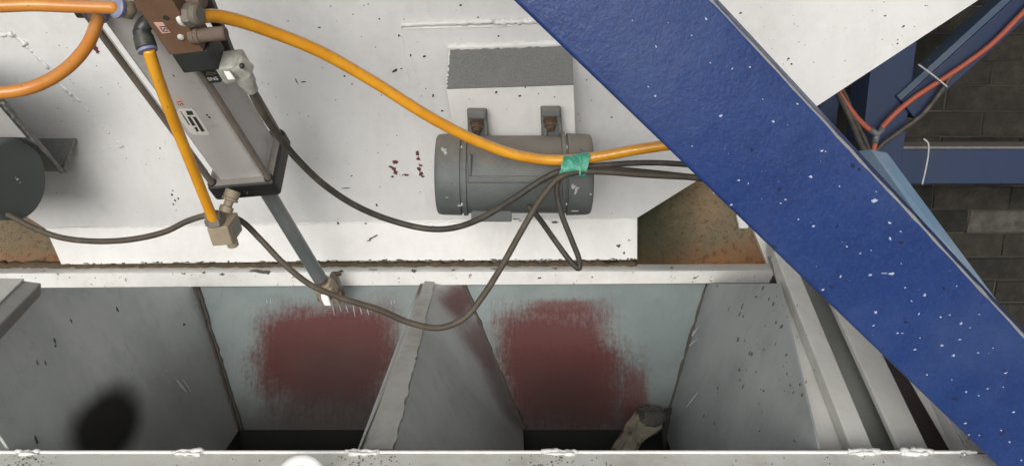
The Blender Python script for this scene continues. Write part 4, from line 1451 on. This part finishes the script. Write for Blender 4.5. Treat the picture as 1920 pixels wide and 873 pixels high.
# ------------------------------------------------------------------ air hoses and cables
def hose(name, label, pts, r, mat, grp, per=8, cat='hose', n=14):
    bm = bmesh.new()
    P = px_path(pts, per)
    o = bm_obj_origin(name, bm, P, r, mat, n)
    o['label'] = label
    o['category'] = cat
    o['group'] = grp
    return o
def bm_obj_origin(name, bm, P, r, mat, n):
    o0 = P[0].copy()
    add_tube(bm, [p - o0 for p in P], r, n)
    o = bm_obj(name, bm, mat, None, True)
    o.location = o0
    return o
GH_ = 'orange air hoses'
hose('air_hose', 'straight orange air hose along the top left entering the brown valve', [(-90, 12, .93), (0, 11.5, .94), (60, 9.5, .945), (130, 12, .955), (222, 15, .97)], .0078, HOSE_O, GH_)
hose('air_hose', 'orange air hose curving down from the black tee to the left edge', [(186, 24, 1.01), (181, 44, 1.0), (164, 84, .985), (130, 124, .97), (84, 154, .955), (34, 170, .945), (-80, 177, .93)], .0078, HOSE_O, GH_)
hose('air_hose', 'yellow orange air hose from the black elbow down to the brass exhaust valve', [(278, 92, 1.0), (290, 130, 1.02), (310, 186, 1.06), (335, 250, 1.11), (360, 312, 1.16), (383, 370, 1.21), (401, 414, 1.245)], .0078, HOSE, GH_)
hose('air_hose', 'long amber air hose sweeping from the brown valve through the green tape', [(378, 31, .985), (402, 30, 1.0), (450, 40, 1.03), (520, 64, 1.07), (600, 97, 1.11), (700, 153, 1.165), (800, 216, 1.21), (880, 258, 1.245), (955, 287, 1.265), (1020, 299, 1.275), (1080, 299, 1.275), (1130, 292, 1.27), (1190, 281, 1.26), (1250, 272, 1.25), (1330, 262, 1.24)], .0086, HOSE, GH_, 9)
GC = 'dark cables'
hose('cable', 'black cable from the clear connector sagging across the wall to the tape', [(466, 156, 1.062), (476, 182, 1.075), (494, 214, 1.10), (520, 252, 1.14), (556, 297, 1.19), (610, 348, 1.25), (672, 388, 1.30), (740, 415, 1.33), (805, 429, 1.335), (850, 427, 1.33), (900, 410, 1.31), (960, 374, 1.285), (1020, 335, 1.27), (1050, 322, 1.265), (1082, 322, 1.268), (1140, 318, 1.27), (1230, 325, 1.27), (1340, 337, 1.26)], .0052, CABLE, GC, 8, 'cable')
hose('cable', 'brown dusty cable looping low from the left motor across the chute opening', [(-40, 385, 1.36), (15, 402, 1.36), (55, 423, 1.36), (110, 444, 1.36), (180, 452, 1.35), (250, 448, 1.34), (310, 434, 1.335), (350, 415, 1.33), (385, 404, 1.325), (420, 402, 1.325), (452, 414, 1.33), (490, 450, 1.34), (530, 492, 1.34), (580, 532, 1.33), (640, 558, 1.31), (710, 580, 1.28), (770, 605, 1.25), (825, 614, 1.235), (870, 596, 1.235), (905, 555, 1.24), (940, 500, 1.25), (985, 420, 1.26), (1020, 364, 1.26), (1050, 332, 1.26), (1082, 323, 1.262), (1130, 322, 1.262), (1200, 327, 1.26), (1340, 334, 1.25)], .0050, CABLE_B, GC, 8, 'cable')
hose('cable', 'short dark cable doubling back in a narrow loop below the green tape', [(990, 386, 1.345), (1010, 408, 1.335), (1040, 450, 1.31), (1072, 492, 1.30), (1085, 503, 1.297), (1086, 488, 1.295), (1072, 450, 1.29), (1052, 398, 1.28), (1044, 352, 1.272), (1052, 330, 1.27), (1082, 316, 1.272), (1140, 309, 1.272), (1220, 305, 1.27), (1340, 312, 1.26)], .0046, CABLE, GC, 8, 'cable')
tp = thing('green_tape', 'green tape wrapped round the amber hose and dark cables', 'tape', at(1078, 312, 1.27))
bm = bmesh.new()
m = 18
rings = []
for i in range(m + 1):
    t = i / m
    c = at(1052 + 50 * t, 311.5 - 2 * t, 1.268)
    ring = []
    hh = .0185 + .001 * math.sin(t * 9) - (.003 * (1 - t) if t < .3 else 0)
    for k in range(28):
        a = 2 * math.pi * k / 28
        x = math.cos(a); y = math.sin(a)
        rr = 1 + random.uniform(-.02, .02) + .03 * math.sin(5 * a + 8 * t)
        sk_ = RGT * (.004 * y)
        ring.append(bm.verts.new(c + UPV * (y * hh * rr - .001 * math.sin(7 * t)) + FWD * (x * .0125 * rr) + sk_ + RGT * random.uniform(-.0006, .0006)))
    rings.append(ring)
for i in range(m):
    for k in range(28):
        bm.faces.new((rings[i][k], rings[i][(k + 1) % 28], rings[i + 1][(k + 1) % 28], rings[i + 1][k]))
bm_obj('wrap', bm, TAPE, tp, True)
bm = bmesh.new()
add_prism(bm, [at(1086, 293, 1.252), at(1089, 292, 1.252), at(1089.5, 328, 1.252), at(1086, 328, 1.252)], FWD * .003)
bm_obj('tape_end', bm, TAPE, tp)

# ------------------------------------------------------------------ blue diagonal beam in front
rp1, rp2 = ray(960, 0), ray(1870, 873)
rq1, rq2 = ray(1337, 0), ray(1920, 627)
V = rp1.cross(rp2).cross(rq1.cross(rq2)).normalized()
if V.dot(RGT) < 0: V = -V
pa_ = at(960, 0, .70)
qa_ = at(1337, 0, .725)
Wd = (qa_ - pa_) - V * (qa_ - pa_).dot(V)
nBm = V.cross(Wd).normalized()
if nBm.dot(FWD) < 0: nBm = -nBm
start, length = pa_ - V * .5, 2.2
bmt = thing('blue_brace', 'thick blue painted steel beam with pale splashes crossing diagonally in front', 'beam', start + V * length)
bm = bmesh.new()
skew = (nBm * .11 + Wd.normalized() * .030)
add_prism(bm, [start, start + V * length, start + V * length + Wd, start + Wd], skew, .0045, 3)
bb = bm_obj('beam_body', bm, BLUE, bmt, angle=.9)
bm = bmesh.new()                                               # pale grey edge strip along the right corner
e0 = start + Wd - Wd.normalized() * .0014
mm = 120
path = [e0 + V * (length * i / mm) + nBm * .0022 + Vector((random.uniform(-.0004, .0004), 0, random.uniform(-.0004, .0004))) for i in range(mm + 1)]
rs2 = [random.uniform(.0016, .0027) for _ in range(mm + 1)]
add_tube(bm, path, lambda t: rs2[min(mm, int(round(t * mm)))], 8, .1)
bm_obj('pale_edge', bm, paint('pale_edge_grey', (.25, .245, .24), (.06, .085, .15), .8, .6, .4, big=20), bmt, True)
bm = bmesh.new()
def bf(px, py): return hit(px, py, start - nBm * .0004, nBm)
spl = [(1520, 331, 6, 3.5, 0), (1640, 376, 9, 5, .1), (1352, 217, 5, 3, .6), (1668, 418, 4, 3, 0), (1669, 447, 3, 5, .4), (1689, 434, 4, 1.6, 0), (1525, 424, 5, 3, .2), (1497, 411, 2.5, 2, 0), (1574, 349, 2, 2, 0), (1473, 374, 3, 2, 0), (1464, 381, 3, 1.6, 0), (1643, 359, 2, 1.5, 0), (1588, 462, 2.5, 2, 0), (1633, 469, 2, 1.5, 0), (1613, 475, 2.5, 1.6, .4), (1632, 515, 5, 3.6, 0), (1672, 513, 9, 3.4, 0), (1658, 512, 9, 1.2, 0), (1734, 553, 4, 3.6, 0), (1709, 564, 2.5, 2, .2), (1690, 494, 2.2, 1.6, 0), (1543, 543, 4, 2.4, .7), (1642, 585, 4.4, 3.4, 0), (1697, 539, 3.4, 1.6, 0), (1723, 588, 1.6, 3.5, -.5), (1764, 594, 2.4, 2, .3), (1781, 590, 2.6, 1.8, .3), (1802, 606, 5, 2.6, .6), (1819, 614, 3, 1.4, .5), (1576, 518, 2, 4, -.3), (1836, 589, 2, 1.6, 0), (1794, 536, 2, 1.6, 0), (1767, 647, 4, 3, .2), (1788, 666, 5, 3.4, .4), (1692, 624, 4, 1.3, 0), (1683, 624, 3, 2, .6), (1638, 610, 3, 1.5, .6), (1715, 655, 4, 1.5, .4), (1725, 633, 2, 1.4, 0), (1800, 636, 4, 1.6, .2), (1834, 661, 3, 1.6, .3), (1862, 652, 2, 1.3, 0), (1886, 698, 4, 2, .5), (1812, 734, 2.5, 3, .3), (1852, 728, 2.6, 1.8, 0), (1835, 741, 2.2, 1.6, 0), (1881, 725, 2, 1.4, 0), (1901, 772, 5, 2, 0), (1810, 793, 3.5, 2, .3), (1817, 814, 3, 1.6, 0), (1836, 815, 2, 1.4, 0), (1893, 828, 3, 2, .4), (1785, 711, 2, 1.4, 0), (1738, 702, 2.5, 1.4, 0), (1915, 862, 2.5, 1.6, 0), (1877, 806, 4, 1.6, -.6), (1230, 88, 2.5, 4, .5), (1297, 67, 1.8, 1.8, 0), (1324, 36, 3, 4.5, .6), (1186, 39, 2, 1.6, 0), (1216, 163, 2, 2, 0), (1229, 180, 3, 3, 0), (1332, 118, 2.6, 2, 0), (1373, 129, 3.2, 2, .6), (1406, 126, 3, 2.4, .3), (1450, 228, 4, 3, .4), (1385, 338, 4.4, 2.4, .2), (1371, 384, 4.4, 2, .4), (1338, 362, 2.4, 2, .3), (1403, 344, 1.6, 2.4, 0), (1298, 274, 2, 1.6, 0), (1253, 43, 1.4, 1.2, 0), (1495, 195, 3, 2.2, 0), (1430, 186, 2, 1.4, 0), (1541, 283, 4, 2.5, .5), (1548, 284, 2, 2, 0)]
for _ in range(26):
    t = random.random()
    x = random.uniform(1000, 1900); k = random.uniform(.06, .94)
    yl_ = (x - 960) * .9593; yu_ = (x - 1337) * 1.075
    y = yl_ * k + yu_ * (1 - k)
    if 0 < y < 873: spl.append((x, y, random.uniform(.4, 1.1), random.uniform(.4, .9), random.uniform(0, 3)))
for (x, y, rx, ry, a) in spl:
    p = bf(x, y)
    s = depth(p) / F_PX
    add_fleck(bm, p, -nBm, rx * s * .72, ry * s * .72, a, .0005, 10, .35)
bm_obj('pale_splash', bm, SPLASH, bmt, kind='stuff')
bm = bmesh.new()
for (x, y, rx, ry, a) in ((1530, 280, 0, 0, 0), (1600, 310, 5, 3.5, .3), (1611, 318, 4, 2.5, .3), (1692, 455, 7, 3, .2), (1570, 424, 3, 2, 0), (1462, 356, 3, 5, .6), (1560, 538, 5, 2, .2), (1770, 540, 5, 2.2, .5), (1886, 696, 6, 2, .6), (1880, 810, 5, 5, .4), (1700, 604, 5, 2, .2), (1790, 748, 8, 2, .2), (1816, 822, 4, 1.6, .3), (1452, 462, 5, 3, .6), (1410, 282, 4, 3, .5)):
    if rx == 0: continue
    p = bf(x, y)
    s = depth(p) / F_PX
    add_fleck(bm, p, -nBm, rx * s, ry * s, -a, .0004, 10, .5)
bm_obj('dark_chip', bm, paint('dark_chip', (.008, .012, .04), (.03, .03, .04), .4, .6), bmt, kind='stuff')

# faded blue member behind it
fb = thing('faded_brace', 'narrow faded light blue steel member behind the dark blue beam', 'beam', at(1960, 720, 1.9))
bm = bmesh.new()
l0, l1, r0b, r1b = at(1634, 280, 2.25), at(1960, 745, 2.05), at(1664, 286, 2.25), at(1972, 700, 2.05)
add_prism(bm, [l0, l1, r1b, r0b], FWD * .05 + RGT * -.03, .002)
bm_obj('beam_body', bm, PALE_BLUE, fb)

# ------------------------------------------------------------------ background frame, wall, hose
def member(label, a, b, wv, dv, mat=NAVY, name='steel_post', cat='post', topmat=None):
    t = thing(name, label, cat, (a + b) / 2)
    bm = bmesh.new()
    add_prism(bm, [a, b, b + wv, a + wv], dv, .004)
    bd = bm_obj('beam_body', bm, mat, t)
    return t, bd
YC = 3.4
c_tl, c_tr = hity(1640, 60, YC), hity(1722, 60, YC)
wcol = c_tr - c_tl
member('dark blue upright post behind the bin where the red hose branches', Vector((c_tl.x, YC, .02)), Vector((c_tl.x, YC, 3.5)), Vector((wcol.x, 0, 0)), Vector((0, .18, 0)))
hb0 = hity(1690, 280, YC + .04); hb1 = hity(1690, 345, YC + .04)
t_, bd_ = member('dark blue horizontal rail with dusty top joining the upright post', Vector((c_tr.x + .002, YC + .04, hb1.z)), Vector((c_tr.x + 1.6, YC + .04, hb1.z)), Vector((0, 0, hb0.z - hb1.z)), Vector((0, .14, 0)), NAVY, 'steel_rail', 'rail')
bm = bmesh.new()
zt = hb0.z
add_box(bm, Vector((c_tr.x + .002, YC + .04, zt + .001)), Vector((1.6, 0, 0)), Vector((0, .14, 0)), Vector((0, 0, .012)), .004)
bm_obj('dust_layer', bm, paint('pale_dust', (.17, .16, .15), (.1, .09, .08), .5, .9, .4, big=20), t_)
d0, d1 = hity(1690, 190, YC - .02), hity(1960, -56, YC - .02)
dw = hity(1716, 224, YC - .02) - d0
t2_, _ = member('dark blue diagonal brace with pale upper edge rising from the post', d0, d1, dw, Vector((0, .12, 0)), NAVY, 'steel_brace', 'brace')
bm = bmesh.new()
pv = (d1 - d0).cross(Vector((0, 1, 0))).normalized()
if pv.z < 0: pv = -pv
add_prism(bm, [d0 + pv * .002, d1 + pv * .002, d1 + pv * .030, d0 + pv * .030], Vector((0, .10, 0)), .003)
bm_obj('top_flange', bm, paint('dusty_dark_blue', (.045, .075, .13), (.12, .13, .14), .5, .6), t2_)
# second dark bracing seen left of the post
member('very dark steel channel just left of the blue upright post', Vector((c_tl.x - .10, YC + .25, .02)), Vector((c_tl.x - .10, YC + .25, 3.5)), Vector((.085, 0, 0)), Vector((0, .1, 0)), NAVY, 'steel_post', 'post')

# concrete block wall
YWALL = 4.2
bw = thing('block_wall', 'dark dusty concrete block wall behind the blue steel frame', 'wall', (2.5, YWALL, 0))
bwid, bhgt = .40, .128
meshes = []
for k in range(4):
    bm = bmesh.new()
    a, b = bwid - .010, bhgt - .010
    add_box(bm, Vector((0, 0, 0)), Vector((a, 0, 0)), Vector((0, .1, 0)), Vector((0, 0, b)), .004)
    for v in bm.verts: v.co += Vector((random.uniform(-.005, .005), random.uniform(-.007, .004), random.uniform(-.005, .005)))
    bmesh.ops.recalc_face_normals(bm, faces=bm.faces)
    me = bpy.data.meshes.new('block')
    bm.to_mesh(me)
    bm.free()
    meshes.append(me)
BM_ = []
for i, c in enumerate(((.044, .041, .035), (.057, .052, .043), (.035, .033, .028), (.13, .124, .11))):
    k = N('block_concrete_%d' % i, .92, 0, .2)
    geo = k.new('ShaderNodeNewGeometry').outputs['Position']
    x = k.noise(9, 6, .7, geo)
    cc = k.mix(k.step(x, .35, .7), tuple(v * .6 for v in c), tuple(v * 1.15 for v in c))
    cc = k.mix(k.math('MULTIPLY', k.step(k.noise(2.2, 5, .65, geo), .42, .66), .65), cc, (.03, .028, .024))
    cc = k.mix(k.step(k.noise(60, 5, .75, geo), .55, .7), cc, tuple(v * .4 for v in c))
    k.color(cc)
    k.bump(k.noise(60, 6, .75, geo), 1.0, .014)
    BM_.append(k.m)
for i in range(4): meshes[i].materials.append(BM_[i])
zpx = hity(1880, 416, YWALL).z
row_pale = int(zpx / bhgt)
xp = hity(1880, 416, YWALL).x
NROW, NCOL = 19, 9
x_start = 1.0
for r in range(NROW):
    for c in range(NCOL):
        x = x_start + c * bwid + (bwid * .5 if r % 2 else 0)
        k = random.choice((0, 0, 1, 2, 1))
        if r == row_pale and x - .05 < xp < x + bwid - .05: k = 3
        o = bpy.data.objects.new('block', meshes[k])
        COL.objects.link(o)
        o.parent = bw
        o.location = Vector((x, YWALL - .1 + random.uniform(-.004, .004), r * bhgt + .03)) - Vector(bw.location)
bm = bmesh.new()
add_box(bm, Vector((x_start, YWALL - .092, .0)), Vector((bwid * (NCOL + .5), 0, 0)), Vector((0, .09, 0)), Vector((0, 0, NROW * bhgt + .05)))
bm_obj('mortar', bm, MORTAR, bw)
bm = bmesh.new()
add_box(bm, Vector((x_start, YWALL - .09, NROW * bhgt + .055)), Vector((bwid * (NCOL + .5), 0, 0)), Vector((0, .1, 0)), Vector((0, 0, 3.9 - NROW * bhgt - .06)))
bm_obj('upper_panel', bm, MORTAR, bw)

GR = 'red hose runs on the far frame'
YH = YC - .06
def hy(px, py, y=YH): return hity(px, py, y)
def hose3(name, label, pts, r, mat, grp, cat):
    P = spline(pts, 8)
    o = bm_obj_origin(name, bmesh.new(), P, r, mat, 10)
    o['label'] = label; o['category'] = cat
    if grp: o['group'] = grp
    return o
hose3('red_hose', 'faded red hose running up along the far diagonal brace', [hy(1637, 300), hy(1640, 272), hy(1648, 248), hy(1676, 215), hy(1716, 182), hy(1765, 150), hy(1810, 120), hy(1860, 82), hy(1910, 32), hy(1960, -20)], .0115, HOSE_RED, GR, 'hose')
hose3('red_hose', 'short faded red hose branching up left towards the white bin', [hy(1640, 250), hy(1622, 236), hy(1606, 220), hy(1594, 204), hy(1570, 170)], .0115, HOSE_RED, GR, 'hose')
GB = 'black cables on the far frame'
hose3('cable', 'black cable hanging down left of the far blue post', [hy(1565, 165), hy(1582, 195), hy(1598, 230), hy(1612, 265), hy(1630, 300), hy(1650, 340)], .013, CABLE, GB, 'cable')
hose3('cable', 'black cable drooping beside the far red hose across the block wall', [hy(1642, 290), hy(1650, 275), hy(1690, 244), hy(1730, 214), hy(1765, 170), hy(1785, 140)], .010, CABLE, GB, 'cable')
hose3('cable', 'second black cable next to the one hanging left of the post', [hy(1578, 165), hy(1590, 190), hy(1602, 222), hy(1622, 262), hy(1640, 310)], .009, CABLE, GB, 'cable')
GT = 'grey zip ties on the far frame'
hose3('zip_tie', 'grey tie sticking out across the far red hose', [hy(1722, 121, YH - .02), hy(1748, 140, YH - .02), hy(1776, 163, YH - .02)], .0036, TIE, GT, 'cable tie')
hose3('zip_tie', 'grey tie bent over the far horizontal blue rail', [hy(1732, 260), hy(1740, 268), hy(1741, 285), hy(1735, 320), hy(1729, 346)], .0036, TIE, GT, 'cable tie')
bm = bmesh.new()
jt = thing('hose_joint', 'small grey joint where the two red hoses meet', 'pipe fitting', hy(1644, 250))
add_tube(bm, [hy(1632, 243, YH - .005), hy(1645, 252, YH - .005), hy(1655, 240, YH - .005)], .015, 10)
add_tube(bm, [hy(1645, 250, YH - .005), hy(1640, 268, YH - .005)], .014, 10)
bm_obj('joint_body', bm, paint('joint_grey', (.1, .11, .12), (.15, .14, .13), .4), jt, True)
